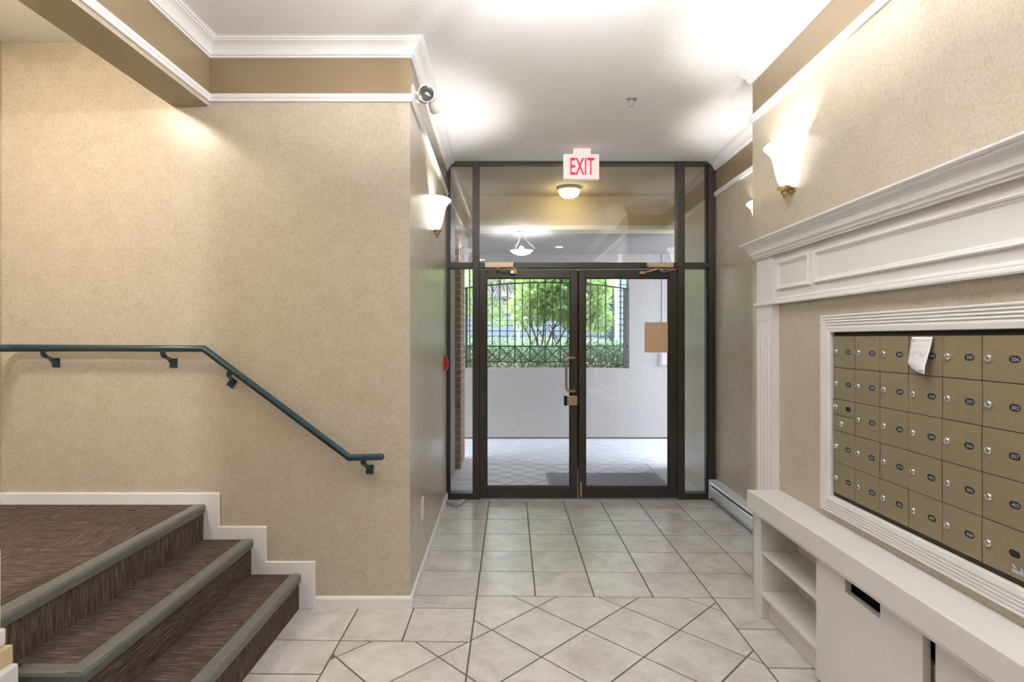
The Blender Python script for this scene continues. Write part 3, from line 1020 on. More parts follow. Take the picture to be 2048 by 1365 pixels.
def mailbox(c, r0, r1, num, lock=True, slot=True, lockpos=None):
    ya, yb_ = BYL - c * BW, BYL - (c + 1) * BW
    zt, zb = BT - r0 * BH, BT - r1 * BH
    proud = rnd.uniform(-0.0008, 0.0016)
    xf = MX - proud
    d = box('mailbox_door', 'mailbox_metal', xf, MX + 0.006, yb_ + 0.0016, ya - 0.0016, zb + 0.0012, zt - 0.0012, bank, 0.0010)
    zc = (zt + zb) / 2
    if lock:
        ly, lz = lockpos or (ya - 0.027, zc)
        lo = MB().lathe(LOCK, T(xf, ly, lz) @ Matrix.Rotation(R(-90), 4, 'Y'), 16)
        lo.build('lock', 'chrome', d, smooth=True)
    if slot:
        yc = ya - 0.113
        m = MB()
        m.extrude(capsule(yc, zc, 0.037, 0.021), lambda a, b: (xf - 0.0006, a, b), lambda a, b: (xf + 0.001, a, b))
        m.build('number_window', 'dark_slot', d)
        if num:
            tm = text_mesh(str(num), 0.025, 0.0115, lambda u, w, h: (xf - 0.0012, yc - 0.002 - u, zc + w))
            tm.build('number', 'number_white', d)
    return d
for r in range(5):
    for c in range(6):
        if r == 2 and c == 0:
            mailbox(0, 2, 2.5, None)
            mailbox(0, 2.5, 3, None, True, False, (BYL - 0.068, BT - 2.75 * BH))
        else:
            mailbox(c, r, r + 1, nums[r][c])
# maker's decal, a smudged dark strip with a slanted flourish
yc, zc = BYL - 5 * BW - 0.128, BT - 5 * BH + 0.030
m = MB()
m.add([(MX - 0.0025, yc + 0.022, zc - 0.003), (MX - 0.0025, yc - 0.022, zc - 0.003), (MX - 0.0025, yc - 0.022, zc - 0.013), (MX - 0.0025, yc + 0.022, zc - 0.013)], [(0, 1, 2, 3)])
m.add([(MX - 0.0026, yc + 0.022, zc + 0.010), (MX - 0.0026, yc + 0.014, zc + 0.010), (MX - 0.0026, yc + 0.004, zc), (MX - 0.0026, yc + 0.016, zc - 0.002)], [(0, 1, 2, 3)])
m.add([(MX - 0.0026, yc - 0.006, zc + 0.008), (MX - 0.0026, yc - 0.012, zc + 0.008), (MX - 0.0026, yc - 0.016, zc - 0.002), (MX - 0.0026, yc - 0.006, zc - 0.002)], [(0, 1, 2, 3)])
m.build('decal', 'number_white', bank)

# slip of paper curling off one mailbox
def paper():
    nu, nw = 10, 14
    v, f, uv = [], [], []
    for j in range(nw + 1):
        t = j / nw                       # 0 top, 1 bottom
        for i in range(nu + 1):
            s = i / nu                   # 0 left (far), 1 right (near)
            sh = 0.012 * math.sin(t * math.pi * 0.62) * (1 - 0.3 * s) - (0.010 * max(0, t - 0.8) / 0.2) * (1 if s > 0.5 else 0.4)
            lift = 0.004 + 0.030 * (t ** 1.6) * (0.35 + 0.65 * s) - 0.015 * max(0, t - 0.75) * 4 * (1 - s)
            y = 2.030 - 0.100 * s + sh
            z = 1.505 - 0.130 * t + (0.014 * max(0, t - 0.72) / 0.28 * (1 - s) ** 2)
            v.append((MX - 0.003 - max(0.0005, lift), y, z))
            uv.append((s, 1 - t))
    for j in range(nw):
        for i in range(nu):
            a = j * (nu + 1) + i
            f.append((a, a + 1, a + nu + 2, a + nu + 1))
    m = MB(); m.add(v, f)
    o = m.build('paper_slip', 'paper_print', smooth=True)
    me = o.data
    l = me.uv_layers.new(name='UVMap')
    for lp in me.loops:
        l.data[lp.index].uv = uv[lp.vertex_index]
    s = o.modifiers.new('sheet', 'SOLIDIFY'); s.thickness = 0.0003
    tag(o, 'curling white printed paper slip taped to a mailbox door', 'paper')
paper()

# ------------------------------------------------------------------ cabinets under the mailboxes and their counter
CF, CN, CE = 1.335, 1.053, 3.058
ct = empty('countertop', (1.4, 2.05, 0.62))
tag(ct, 'long white painted counter ledge with deep front lip below the mailboxes', 'counter')
box('top_board', 'cabinet_paint', 1.302, RX - 0.0005, CN, CE, 0.645, 0.667, ct, 0.002)
m = MB()
lip = [(1.298, 0.575), (1.298, 0.669), (1.318, 0.669), (1.318, 0.575)]
m.extrude(lip, lambda a, b: (a, CN, b), lambda a, b: (a, CE + 0.001, b))
m.build('front_lip', 'cabinet_paint', ct, 0.003)
MB().tube([(1.312, CN, 0.570), (1.312, CE, 0.570)], 0.011, 10).build('bead', 'cabinet_paint', ct, smooth=True)

sh = empty('shelf_unit', (1.43, 2.72, 0))
tag(sh, 'open white shelf unit with two shelves at the end of the counter', 'shelves')
box('side_panel', 'cabinet_paint', CF, 1.544, 2.97, CE - 0.004, 0.001, 0.64, sh, 0.003)
box('side_panel', 'cabinet_paint', CF + 0.0295, 1.544, 2.40, 2.43, 0.06, 0.64, sh)
box('back_panel', 'cabinet_paint', 1.536, 1.544, 2.43, 2.97, 0.001, 0.64, sh)
box('shelf', 'cabinet_paint', CF + 0.008, 1.536, 2.4345, 2.97, 0.345, 0.364, sh, 0.003)
box('shelf', 'cabinet_paint', CF + 0.004, 1.536, 2.4345, 2.97, 0.126, 0.146, sh, 0.003)
box('toe_kick', 'cabinet_paint', 1.380, 1.394, 2.43, 2.97, 0.001, 0.126, sh)

cb = empty('bin_cabinet', (1.43, 2.1, 0))
tag(cb, 'white cabinet with a notched pull-out front beside the open shelves', 'cabinet')
def notched(y0, y1, z0, z1, ny0, ny1, nz, x0, x1):
    poly = [(y0, z0), (y1, z0), (y1, z1), (ny1, z1), (ny1, nz), (ny0, nz), (ny0, z1), (y0, z1)]
    m = MB()
    m.extrude(poly, lambda a, b: (x0, a, b), lambda a, b: (x1, a, b))
    return m
notched(1.805, 2.434, 0.022, 0.552, 2.013, 2.225, 0.486, CF, CF + 0.028).build('drawer_front', 'cabinet_paint', cb, 0.002)
box('carcass', 'dark_slot', CF + 0.055, 1.540, 1.79, 2.399, 0.001, 0.60, cb)
box('bottom_rail', 'wood_tan', CF + 0.038, CF + 0.055, 1.746, 2.399, 0.001, 0.44, cb)
cb2 = empty('bin_cabinet', (1.43, 1.4, 0))
tag(cb2, 'white cabinet with a plain recessed front farther along the counter', 'cabinet')
box('drawer_front', 'cabinet_paint', CF + 0.018, CF + 0.036, 1.06, 1.775, 0.022, 0.555, cb2, 0.002)
box('carcass', 'dark_slot', CF + 0.055, 1.540, 1.06, 1.744, 0.001, 0.60, cb2)

# ------------------------------------------------------------------ wall sconces
def sconce(px_, py_, side, label):
    """half bell of frosted glass open at the top, brass finial below; side = +1 opens to +x"""
    s = empty('wall_sconce', (px_, py_, 2.27))
    tag(s, label, 'wall light', 'glass wall sconces')
    prof = [(0.030, 0.0), (0.046, 0.004), (0.062, 0.022), (0.074, 0.050), (0.083, 0.085), (0.091, 0.125), (0.098, 0.160), (0.108, 0.185), (0.124, 0.205), (0.136, 0.216), (0.140, 0.224), (0.136, 0.230)]
    inn = [(max(0.01, r - 0.005), h + 0.003) for r, h in prof[::-1]]
    a0 = -math.pi / 2 if side > 0 else math.pi / 2
    m4 = T(px_ + side * 0.0015, py_, 2.285)
    MB().lathe(prof + inn, m4, 28, a0, a0 + math.pi).build('glass_shade', 'sconce_glass', s, smooth=True)
    MB().lathe([(0.0, -0.052), (0.009, -0.050), (0.012, -0.042), (0.007, -0.036), (0.017, -0.030), (0.022, -0.020), (0.016, -0.013), (0.030, -0.007), (0.040, 0.0), (0.040, 0.008), (0.0, 0.008)],
               T(px_ + side * 0.041, py_, 2.285), 16).build('finial', 'brass', s, smooth=True)
    MB().box(min(px_ + side * 0.001, px_ + side * 0.008), max(px_ + side * 0.001, px_ + side * 0.008), py_ - 0.035, py_ + 0.035, 2.268, 2.40).build('back_plate', 'brass', s, 0.003)
    add_light('sconce_bulb', 'POINT', (px_ + side * 0.06, py_, 2.42), P_SCONCE, SOFT, 0.02)
sconce(RX, 2.92, -1, 'lit frosted half-bell sconce on the wall above the mailbox mantel')
sconce(-0.575, 4.07, 1, 'lit frosted half-bell sconce on the wall with the red alarm box')
sconce(RR, 4.15, -1, 'lit frosted half-bell sconce on the recessed wall above the baseboard heater')

# ------------------------------------------------------------------ pendant, downlight and landing lamp (their light and their reflections show), plus added fill lamps
pd = empty('pendant_lamp', (0.17, 1.86, 2.78))
tag(pd, 'white three-armed bowl pendant reflected in the glass above the doors', 'pendant light')
MB().lathe([(0.0, 0.0), (0.06, 0.0), (0.075, -0.008), (0.07, -0.02), (0.03, -0.028), (0.0, -0.03)], T(0.17, 1.86, CZ), 24).build('canopy', 'cream_plastic', pd, smooth=True)
MB().tube([(0.17, 1.86, CZ - 0.02), (0.17, 1.86, 2.84)], 0.006, 8).build('stem', 'chrome', pd)
for k in range(3):
    a = R(90 + 120 * k + 30)
    P = [(0.17 + r * math.cos(a), 1.86 + r * math.sin(a), z) for r, z in ((0.02, CZ - 0.03), (0.05, CZ - 0.09), (0.09, 2.99), (0.17, 2.92), (0.215, 2.88), (0.20, 2.85), (0.17, 2.845))]
    MB().tube(P, 0.007, 8).build('arm', 'chrome', pd, smooth=True)
MB().lathe([(0.0, -0.075), (0.06, -0.070), (0.12, -0.050), (0.165, -0.018), (0.18, 0.0), (0.175, 0.0), (0.16, -0.014), (0.115, -0.044), (0.06, -0.064), (0.0, -0.069)], T(0.17, 1.86, 2.85), 32).build('glass_bowl', 'pendant_glass', pd, smooth=True)
add_light('pendant_bulb', 'POINT', (0.17, 1.86, 2.885), P_PENDANT, SOFT, 0.035)

def downlight(x, y, label):
    d = empty('downlight', (x, y, CZ - 0.01))
    tag(d, label, 'ceiling light', 'recessed ceiling lights')
    MB().lathe([(0.072, 0.0), (0.072, -0.006), (0.098, -0.006), (0.100, 0.0)], T(x, y, CZ), 28).build('trim_ring', 'white_trim', d, smooth=True)
    MB().lathe([(0.0, -0.003), (0.071, -0.003)], T(x, y, CZ), 28).build('lens', 'downlight', d)
    l = add_light('downlight_bulb', 'SPOT', (x, y, CZ - 0.02), P_DOWN, SOFT, 0.06, (0, 0, 0))
    l.data.spot_size = R(150)
    l.data.spot_blend = 0.7
downlight(0.88, 0.42, 'round recessed ceiling light reflected in the glass beside the pendant')
downlight(-0.60, -1.2, 'round recessed fill light added unseen over the back of the lobby')  # added out of view behind the camera as soft fill

def flush_lamp(x, y, glass, label):
    fl = empty('flush_lamp', (x, y, CZ - 0.1))
    tag(fl, label, 'ceiling light')
    MB().lathe([(0.0, 0.0), (0.15, 0.0), (0.155, -0.02), (0.15, -0.03), (0.14, -0.03)], T(x, y, CZ), 28).build('base_ring', 'white_trim', fl, smooth=True)
    MB().lathe([(0.145, -0.03), (0.13, -0.06), (0.09, -0.09), (0.04, -0.103), (0.0, -0.105)], T(x, y, CZ), 28).build('glass_dome', glass, fl, smooth=True)
flush_lamp(-2.4, 1.95, 'landing_glass', 'flush dome ceiling lamp over the stair landing')
flush_lamp(-2.08, 0.2, 'corridor_fill_glass', 'flush dome fill lamp added unseen in the raised corridor beyond the landing')  # added lamp out of view, fills the lower stair wall with light

# ------------------------------------------------------------------ exit sign
EY = 4.82
ex = empty('exit_sign', (sx(1162.5, EY), EY, sz(358.5, EY)))
tag(ex, 'white exit sign with red letters hung from the ceiling over the doors', 'exit sign')
MB().box(sx(1127, EY), sx(1198.5, EY), EY, EY + 0.045, sz(358.5, EY), sz(308, EY)).build('housing', 'sign_white', ex, 0.004)
MB().ring(sx(1127, EY) + 0.003, sx(1198.5, EY) - 0.003, sz(358.5, EY) + 0.003, sz(308, EY) - 0.003, [(0.0, 0.0), (0.0, 0.004), (0.010, 0.004), (0.012, 0.0)], lambda u, w, h: (u, EY - h, w)).build('face_rim', 'sign_white', ex)
MB().box(sx(1147, EY), sx(1182, EY), EY + 0.005, EY + 0.06, sz(308, EY), CZ).build('canopy', 'sign_white', ex, 0.003)
ec, ez = sx(1164.5, EY), sz(333, EY)
text_mesh('EXIT', 0.208, 0.148, lambda u, w, h: (ec + u, EY - 0.002, ez + w)).build('lettering', 'exit_red', ex)

# ------------------------------------------------------------------ sprinkler, emergency light, alarm, outlet, heater, bent plate
sp = empty('sprinkler', (0.832, 3.83, CZ - 0.06))
tag(sp, 'small chrome fire sprinkler head on the white ceiling', 'sprinkler')
MB().lathe([(0.0, 0.0), (0.036, 0.0), (0.038, -0.004), (0.030, -0.010), (0.016, -0.014), (0.0, -0.014)], T(0.832, 3.83, CZ), 20).build('escutcheon', 'chrome', sp, smooth=True)
MB().tube([(0.832, 3.83, CZ - 0.01), (0.832, 3.83, CZ - 0.045)], 0.006, 8).build('frame_arm', 'grey_metal', sp)
MB().lathe([(0.0, 0.0), (0.014, 0.0), (0.015, -0.003), (0.0, -0.004)], T(0.832, 3.83, CZ - 0.045), 14).build('deflector', 'grey_metal', sp)

ey_, ez_ = 3.21, 2.90
wx = LA[0] + (LB[0] - LA[0]) * (ey_ - LA[1]) / (LB[1] - LA[1])
em = empty('emergency_light', (wx, ey_, ez_ - 0.08))
tag(em, 'twin-headed cream emergency light on the brown band at the wall corner', 'emergency light')
MB().lathe([(0.0, 0.012), (0.050, 0.010), (0.060, 0.004), (0.060, 0.0)], T(wx, ey_, ez_) @ Matrix.Rotation(R(90), 4, 'Y'), 24).build('base_plate', 'cream_plastic', em, smooth=True)
MB().tube([(wx + 0.01, ey_, ez_ + 0.012), (wx + 0.035, ey_ - 0.008, ez_ + 0.006)], 0.012, 10).build('swivel_arm', 'cream_plastic', em, smooth=True)
MB().tube([(wx + 0.01, ey_ + 0.01, ez_ - 0.03), (wx + 0.05, ey_ + 0.03, ez_ - 0.028), (wx + 0.075, ey_ + 0.035, ez_ - 0.025)], 0.011, 10).build('swivel_arm', 'cream_plastic', em, smooth=True)
def head(loc, direc):
    q = Vector(direc).to_track_quat('Z', 'Y').to_matrix().to_4x4()
    m4 = Matrix.Translation(loc) @ q
    h = MB().lathe([(0.0, -0.052), (0.020, -0.050), (0.034, -0.036), (0.044, -0.008), (0.0475, 0.0), (0.0475, 0.006), (0.043, 0.006), (0.042, 0.0)], m4, 24).build('lamp_head', 'cream_plastic', em, smooth=True)
    MB().lathe([(0.042, 0.001), (0.040, -0.002), (0.030, -0.016), (0.018, -0.026), (0.010, -0.030), (0.010, -0.012), (0.0, -0.010)], m4, 24).build('reflector', 'lamp_reflector', h, smooth=True)
head((wx + 0.078, ey_ - 0.015, ez_ + 0.004), (0.10, -1.0, -0.22))
head((wx + 0.125, ey_ + 0.075, ez_ - 0.035), (0.35, 0.85, -0.30))

def wall_x(y): return LA[0] + (LB[0] - LA[0]) * (y - LA[1]) / (LB[1] - LA[1])
ay = 4.98
al = empty('fire_alarm', (wall_x(ay), ay, sz(741, ay)))
tag(al, 'red fire alarm pull box on the wall next to the glass entrance', 'fire alarm')
box('housing', 'alarm_red', wall_x(ay) + 0.001, wall_x(ay) + 0.022, ay - 0.045, ay + 0.045, sz(741, ay), sz(713, ay), al, 0.003)
box('pull_lever', 'alarm_red', wall_x(ay) + 0.022, wall_x(ay) + 0.034, ay - 0.03, ay + 0.03, sz(735, ay), sz(722, ay), al, 0.003)

oy = 3.58
ou = empty('outlet_plate', (wall_x(oy), oy, sz(1040, oy)))
tag(ou, 'white outlet cover plate low on the entrance wall', 'outlet')
box('cover', 'white_trim', wall_x(oy) - 0.002, wall_x(oy) + 0.006, oy - 0.04, oy + 0.04, sz(1040, oy), sz(996, oy), ou, 0.002)
for dz in (-0.025, 0.025):
    box('socket', 'cream_plastic', wall_x(oy) + 0.006, wall_x(oy) + 0.008, oy - 0.017, oy + 0.017, sz(1018, oy) + dz - 0.014, sz(1018, oy) + dz + 0.014, ou, 0.003)

hy0, hy1 = 3.46, 5.13
he = empty('baseboard_heater', (1.87, 4.3, 0.02))
tag(he, 'white electric baseboard heater along the recessed wall', 'heater')
hprof = [(RR - 0.002, 0.045), (RR - 0.055, 0.045), (RR - 0.068, 0.055), (RR - 0.072, 0.130), (RR - 0.068, 0.136), (RR - 0.055, 0.136), (RR - 0.055, 0.150), (RR - 0.074, 0.158), (RR - 0.078, 0.166), (RR - 0.066, 0.178), (RR - 0.030, 0.192), (RR - 0.002, 0.196)]
m = MB(); m.extrude(hprof, lambda a, b: (a, hy0, b), lambda a, b: (a, hy1, b)); m.build('casing', 'heater_white', he)
MB().box(RR - 0.060, RR - 0.054, hy0 + 0.03, hy1 - 0.03, 0.137, 0.149).build('air_slot', 'dark_slot', he)
MB().box(RR - 0.058, RR - 0.002, hy0 + 0.01, hy1 - 0.01, 0.02, 0.046).build('base', 'grey_metal', he)
MB().box(RR - 0.080, RR - 0.002, hy1, hy1 + 0.012, 0.02, 0.197).build('end_cap', 'heater_white', he, 0.003)
MB().box(RR - 0.080, RR - 0.002, hy0 - 0.012, hy0, 0.02, 0.197).build('end_cap', 'heater_white', he, 0.003)

bp = MB()
zf = 0.0005
A_, B_, C_ = (-0.565, 5.06), (-0.475, 4.95), (-0.425, 5.10)
for (p, q) in ((A_, B_), (B_, C_)):
    d = (Vector(q) - Vector(p)).normalized()
    n = Vector((-d.y, d.x)) * 0.020
    poly = [Vector(p) - n, Vector(q) - n, Vector(q) + n, Vector(p) + n]
    bp.prism([(a.x, a.y) for a in poly], zf, zf + 0.026)
bo = bp.build('door_stop', 'grey_metal', bevel=0.004)
tag(bo, 'grey metal V-shaped door stop lying on the floor by the sidelight', 'door stop')

# ------------------------------------------------------------------ patio beyond the doors
PB = 8.31
patio = struct(box('patio_floor', 'pale_grout', -4.5, 5.5, DY + 0.11, 9.0, -0.12, -0.004))
half = 0.13
n_p = 0
cells = []
for i in range(-24, 24):
    for j in range(0, 32):
        if (i + j) % 2: continue
        cx, cy = 0.6 + half * i, 5.20 + half * j
        dm = [(cx, cy + half), (cx + half, cy), (cx, cy - half), (cx - half, cy)]
        for q in (clip_rect(dm, -0.34, 1.62, DY + 0.12, 6.622), clip_rect(dm, -1.0, 2.75, 6.622, PB - 0.003)):
            if q: cells.append((cy, q))
cells.sort(key=lambda t: t[0])
rest = MB()
for k, (cy, q) in enumerate(cells):
    if k < 280:
        tile_poly([tuple(p) for p in q], parent=patio, mat='patio_tile', gap=0.006)
    elif len(q) >= 3:
        c = sum((p for p in q), Vector((0, 0))) / len(q)
        rest.prism([tuple(c + (p - c) * 0.965) for p in q], -0.006, 0.0)
if rest.v:
    ro = rest.build('tile_field', 'patio_tile', patio)
    ro['kind'] = 'stuff'
for xa, xb in ((-0.66, -0.34), (1.62, 1.90)):
    for k in range(6):
        a = DY + 0.12 + k * 0.222
        tile_poly([(xa, a), (xb, a), (xb, a + 0.222), (xa, a + 0.222)], parent=patio, mat='patio_tile', gap=0.003)
mat_ = empty('doormat', (0.99, 5.8, 0))
tag(mat_, 'grey ribbed doormat on the pale patio outside the doors', 'doormat')
box('pile', 'mat_grey', 0.42, 1.575, 5.36, 6.165, 0.002, 0.012, mat_, 0.002)
box('rubber_border', 'mat_rubber', 0.39, 1.60, 5.34, 6.19, 0.0005, 0.006, mat_, 0.002)

PW = 6.42                       # end of the entrance recess
struct(MB().box(-0.95, -0.635, DY + 0.11, 6.38, -0.004, CZ).build('wall_patio_left', 'stucco'))
struct(MB().box(1.885, 2.1, DY + 0.11, PW, -0.004, CZ).build('wall_patio_right', 'wallpaper'))
struct(box('ceiling_patio', 'patio_cream', -0.95, 2.1, DY + 0.11, PW + 0.02, CZ, CZ + 0.12))
struct(box('patio_beam', 'patio_cream', -4.5, 5.5, PW + 0.02, PW + 0.25, 2.755, CZ + 0.12))
struct(box('ceiling_walkway', 'stucco', -4.5, 5.5, PW + 0.25, 9.7, 2.755, 2.9))  # runs on past the garden wall, an unseen overhang added to block sun
struct(box('trim_10', 'white_trim', -0.63, 1.88, PW, PW + 0.02, 2.755, 2.80))
wb = MB()
OX0, OX1, OZ0, OZ1 = -1.9, 1.772, 1.052, 2.56
wb.box(-4.5, 5.5, PB, PB + 0.22, -0.004, OZ0)
wb.box(-4.5, 5.5, PB, PB + 0.22, OZ1, 2.755)
wb.box(-4.5, OX0, PB, PB + 0.22, OZ0, OZ1)
wb.box(OX1, 5.5, PB, PB + 0.22, OZ0, OZ1)
struct(wb.build('wall_garden', 'stucco'))
struct(box('baseboard_garden', 'soil', -4.5, 5.5, PB - 0.006, PB - 0.0005, -0.004, 0.022))

# brick pier at the left of the recess
pier = struct(box('brick_pier', 'mortar', -0.700, -0.575, 6.385, 6.94, -0.004, 2.755))
bh = 0.0765
for k in range(36):
    z0 = 0.002 + k * bh
    z1 = min(2.753, z0 + bh - 0.010)
    if z1 - z0 < 0.02: break
    off = 0.0 if k % 2 == 0 else 0.10
    box('brick', 'brick', -0.704, -0.571, 6.379, 6.379 + (0.2 if k % 2 == 0 else 0.095), z0, z1, pier)
    ya = 6.379 + (0.21 if k % 2 == 0 else 0.105)
    while ya < 6.94:
        yb_ = min(6.944, ya + 0.2)
        if yb_ - ya > 0.03:
            box('brick', 'brick', -0.60, -0.571, ya, yb_, z0, z1, pier)
        ya += 0.21

pl_ = empty('flush_lamp', (0.64, 6.08, CZ - 0.1))
tag(pl_, 'round ribbed glass ceiling lamp glowing over the patio entrance', 'ceiling light')
MB().lathe([(0.0, 0.0), (0.118, 0.0), (0.124, -0.012), (0.124, -0.03), (0.112, -0.036)], T(0.64, 6.08, CZ), 28).build('base_ring', 'cream_plastic', pl_, smooth=True)
MB().lathe([(0.112, -0.034), (0.108, -0.060), (0.095, -0.085), (0.065, -0.105), (0.03, -0.113), (0.0, -0.115)], T(0.64, 6.08, CZ), 28).build('glass_bowl', 'patio_bowl', pl_, smooth=True)
for k in range(8):
    a = 2 * math.pi * k / 8
    MB().tube([(0.64 + r * math.cos(a), 6.08 + r * math.sin(a), CZ + h) for r, h in ((0.114, -0.034), (0.110, -0.060), (0.097, -0.086), (0.066, -0.107), (0.01, -0.117))], 0.003, 6).build('rib', 'cream_plastic', pl_)

# leaflet holder and conduit on the garden wall
lb = empty('leaflet_box', (sx(1328, PB), PB - 0.04, sz(732, PB)))
tag(lb, 'clear plastic leaflet box with pink leaflets on the patio wall', 'leaflet box')
xa, xb = sx(1317, PB), sx(1345, PB)
za, zb = sz(732, PB), sz(705, PB)
MB().box(xa, xb, PB - 0.055, PB - 0.05, za, zb).box(xa, xa + 0.006, PB - 0.05, PB, za, zb).box(xb - 0.006, xb, PB - 0.05, PB, za, zb).box(xa, xb, PB - 0.05, PB, za, za + 0.012).build('holder', 'clear_plastic', lb)
box('leaflets', 'pink_leaflet', xa + 0.04, xb - 0.02, PB - 0.035, PB - 0.01, za + 0.02, zb - 0.02, lb)
cd = MB().tube([(sx(1324.5, PB), PB - 0.012, sz(700, PB)), (sx(1324.5, PB), PB - 0.012, 2.74)], 0.008, 8).build('conduit', 'mat_rubber')
tag(cd, 'thin grey vertical conduit on the patio wall above the leaflet box', 'conduit')

# ------------------------------------------------------------------ iron fence in the opening
FY = PB + 0.10
fence = empty('iron_fence', (0.2, FY, OZ0))
tag(fence, 'dark green iron fence with arched rail and crossed lower panel in the garden opening', 'fence')
def fxp(px): return sx(px, FY)
def fzp(py): return sz(py, FY)
def bar(name, p, q, r):
    P, Q = Vector(p), Vector(q)
    d = (Q - P).normalized()
    s = d.cross(Vector((0, 1, 0))).normalized() * r
    y = Vector((0, r, 0))
    m = MB()
    v = [P - s - y, P + s - y, P + s + y, P - s + y, Q - s - y, Q + s - y, Q + s + y, Q - s + y]
    m.add(v, [(3, 2, 1, 0), (4, 5, 6, 7), (0, 1, 5, 4), (1, 2, 6, 5), (2, 3, 7, 6), (3, 0, 4, 7)])
    return m.build(name, 'iron_green', fence)
def arch_z(px):
    t = (px - 1088) / 170.0
    return fzp(565.5 + 13.0 * t * t)
b0 = 999.7
ks = list(range(-14, 18))
for k in ks:
    px = b0 + 15.1 * k
    x = fxp(px)
    if x > OX1 - 0.05 or x < OX0 + 0.05: continue
    if k % 2 == 0:
        bar('tall_bar', (x, FY, fzp(724)), (x, FY, OZ1 + 0.02), 0.0085)
        if k + 2 <= ks[-1] and fxp(px + 30.2) < OX1:
            xb = fxp(px + 30.2)
            bar('cross_bar', (x, FY - 0.004, fzp(694)), (xb, FY - 0.004, fzp(724)), 0.007)
            bar('cross_bar', (x, FY + 0.004, fzp(724)), (xb, FY + 0.004, fzp(694)), 0.007)
    else:
        bar('short_bar', (x, FY, fzp(693)), (x, FY, arch_z(px)), 0.0075)
bar('rail', (OX0, FY, fzp(693)), (OX1, FY, fzp(693)), 0.010)
bar('rail', (OX0, FY, fzp(724)), (OX1, FY, fzp(724)), 0.008)
ap = [(fxp(p), FY, arch_z(p)) for p in np.linspace(918, 1257, 16)]
MB().tube(ap, 0.011, 6).build('arched_rail', 'iron_green', fence)
bar('post', (fxp(1249.5), FY, OZ0), (fxp(1249.5), FY, arch_z(1249)), 0.020)
bar('post', (fxp(933), FY, OZ0), (fxp(933), FY, arch_z(933)), 0.018)

# ------------------------------------------------------------------ garden
struct(box('garden_ground', 'soil', -14, 16, PB + 0.22, 30, 0.6, OZ0 - 0.06))
def leaves(name, mat, centers, n, lw, ll, parent, seed, up=0.3, droop=0.0):
    """leaf blades scattered through overlapping ellipsoids, denser at their skin"""
    g = np.random.default_rng(seed)
    cs = np.array([c[:3] for c in centers]); rs_ = np.array([c[3:] for c in centers])
    vol = np.prod(rs_, 1); pick = g.choice(len(centers), n, p=vol / vol.sum())
    d = g.normal(size=(n, 3)); d /= np.linalg.norm(d, axis=1)[:, None]
    rad = g.uniform(0.25, 1.0, n) ** 0.5
    p = cs[pick] + d * rs_[pick] * rad[:, None]
    ax = d + g.normal(size=(n, 3)) * 0.7; ax[:, 2] += up - droop
    ax /= np.linalg.norm(ax, axis=1)[:, None]
    sd = np.cross(ax, g.normal(size=(n, 3))); sd /= np.linalg.norm(sd, axis=1)[:, None]
    nr = np.cross(ax, sd)
    L = ll * g.uniform(0.6, 1.25, n)[:, None]; W = lw * g.uniform(0.7, 1.2, n)[:, None]
    V = np.stack([p, p + ax * L * 0.5 + sd * W * 0.5 + nr * W * 0.15, p + ax * L, p + ax * L * 0.5 - sd * W * 0.5 + nr * W * 0.15], 1).reshape(-1, 3)
    org = ORG[parent.name]
    me = bpy.data.meshes.new(name)
    me.from_pydata((V - np.array(org)).tolist(), [], [(4 * i, 4 * i + 1, 4 * i + 2, 4 * i + 3) for i in range(n)])
    me.materials.append(MATS[mat])
    o = bpy.data.objects.new(name, me); COL.objects.link(o); o.parent = parent
    ORG[o.name] = org
    o['kind'] = 'stuff'
    return o

def branches(name, base, spec, parent, seed, mat='bark'):
    g = random.Random(seed)
    m = MB()
    for (dx, dy, h, r) in spec:
        P = [Vector(base) + Vector((dx * 0.15, dy * 0.15, 0))]
        for k in range(1, 6):
            t = k / 5
            P.append(Vector(base) + Vector((dx * t ** 0.8 + g.uniform(-.05, .05), dy * t + g.uniform(-.05, .05), h * t)))
        m.tube(P, [r * (1 - 0.7 * k / 5) for k in range(6)], 6)
        for s in (2, 3, 4):
            q = P[s]
            e = q + Vector((g.uniform(-.45, .45), g.uniform(-.3, .3), g.uniform(.2, .5)))
            m.tube([q, (q + e) / 2 + Vector((g.uniform(-.06, .06), 0, .03)), e], [r * .45, r * .35, r * .15], 5)
    return m.build(name, mat, parent)

GZ = OZ0 - 0.06
# front hedge right behind the fence
hg = empty('hedge', (0.0, 9.0, GZ))
tag(hg, 'low clipped green hedge directly behind the iron fence', 'hedge')
g_ = random.Random(3)
cen = []
for k in range(22):
    cen.append((-2.6 + k * 0.26, 9.05 + g_.uniform(-.08, .08), GZ + 0.16 + g_.uniform(-.03, .03), 0.27, 0.32, 0.24))
leaves('foliage', 'leaf_hedge', cen, 9000, 0.026, 0.085, hg, 11, 0.5)
m = MB()
for k in range(40):
    x = -2.6 + k * 0.14
    m.tube([(x, 9.05, GZ - 0.01), (x + g_.uniform(-.1, .1), 9.0 + g_.uniform(-.1, .1), GZ + 0.25)], 0.008, 5)
m.build('stems', 'bark', hg)['kind'] = 'stuff'
# farther hedge
h2 = empty('hedge', (1.0, 12.9, GZ))
tag(h2, 'pale sunlit hedge in front of the blue house siding', 'hedge')
cen = [(-3.6 + k * 0.45, 12.95 + g_.uniform(-.1, .1), GZ + 0.20 + g_.uniform(-.03, .05), 0.46, 0.32, 0.31) for k in range(22)]
leaves('foliage', 'leaf_hedge', cen, 6500, 0.05, 0.12, h2, 12, 0.5)
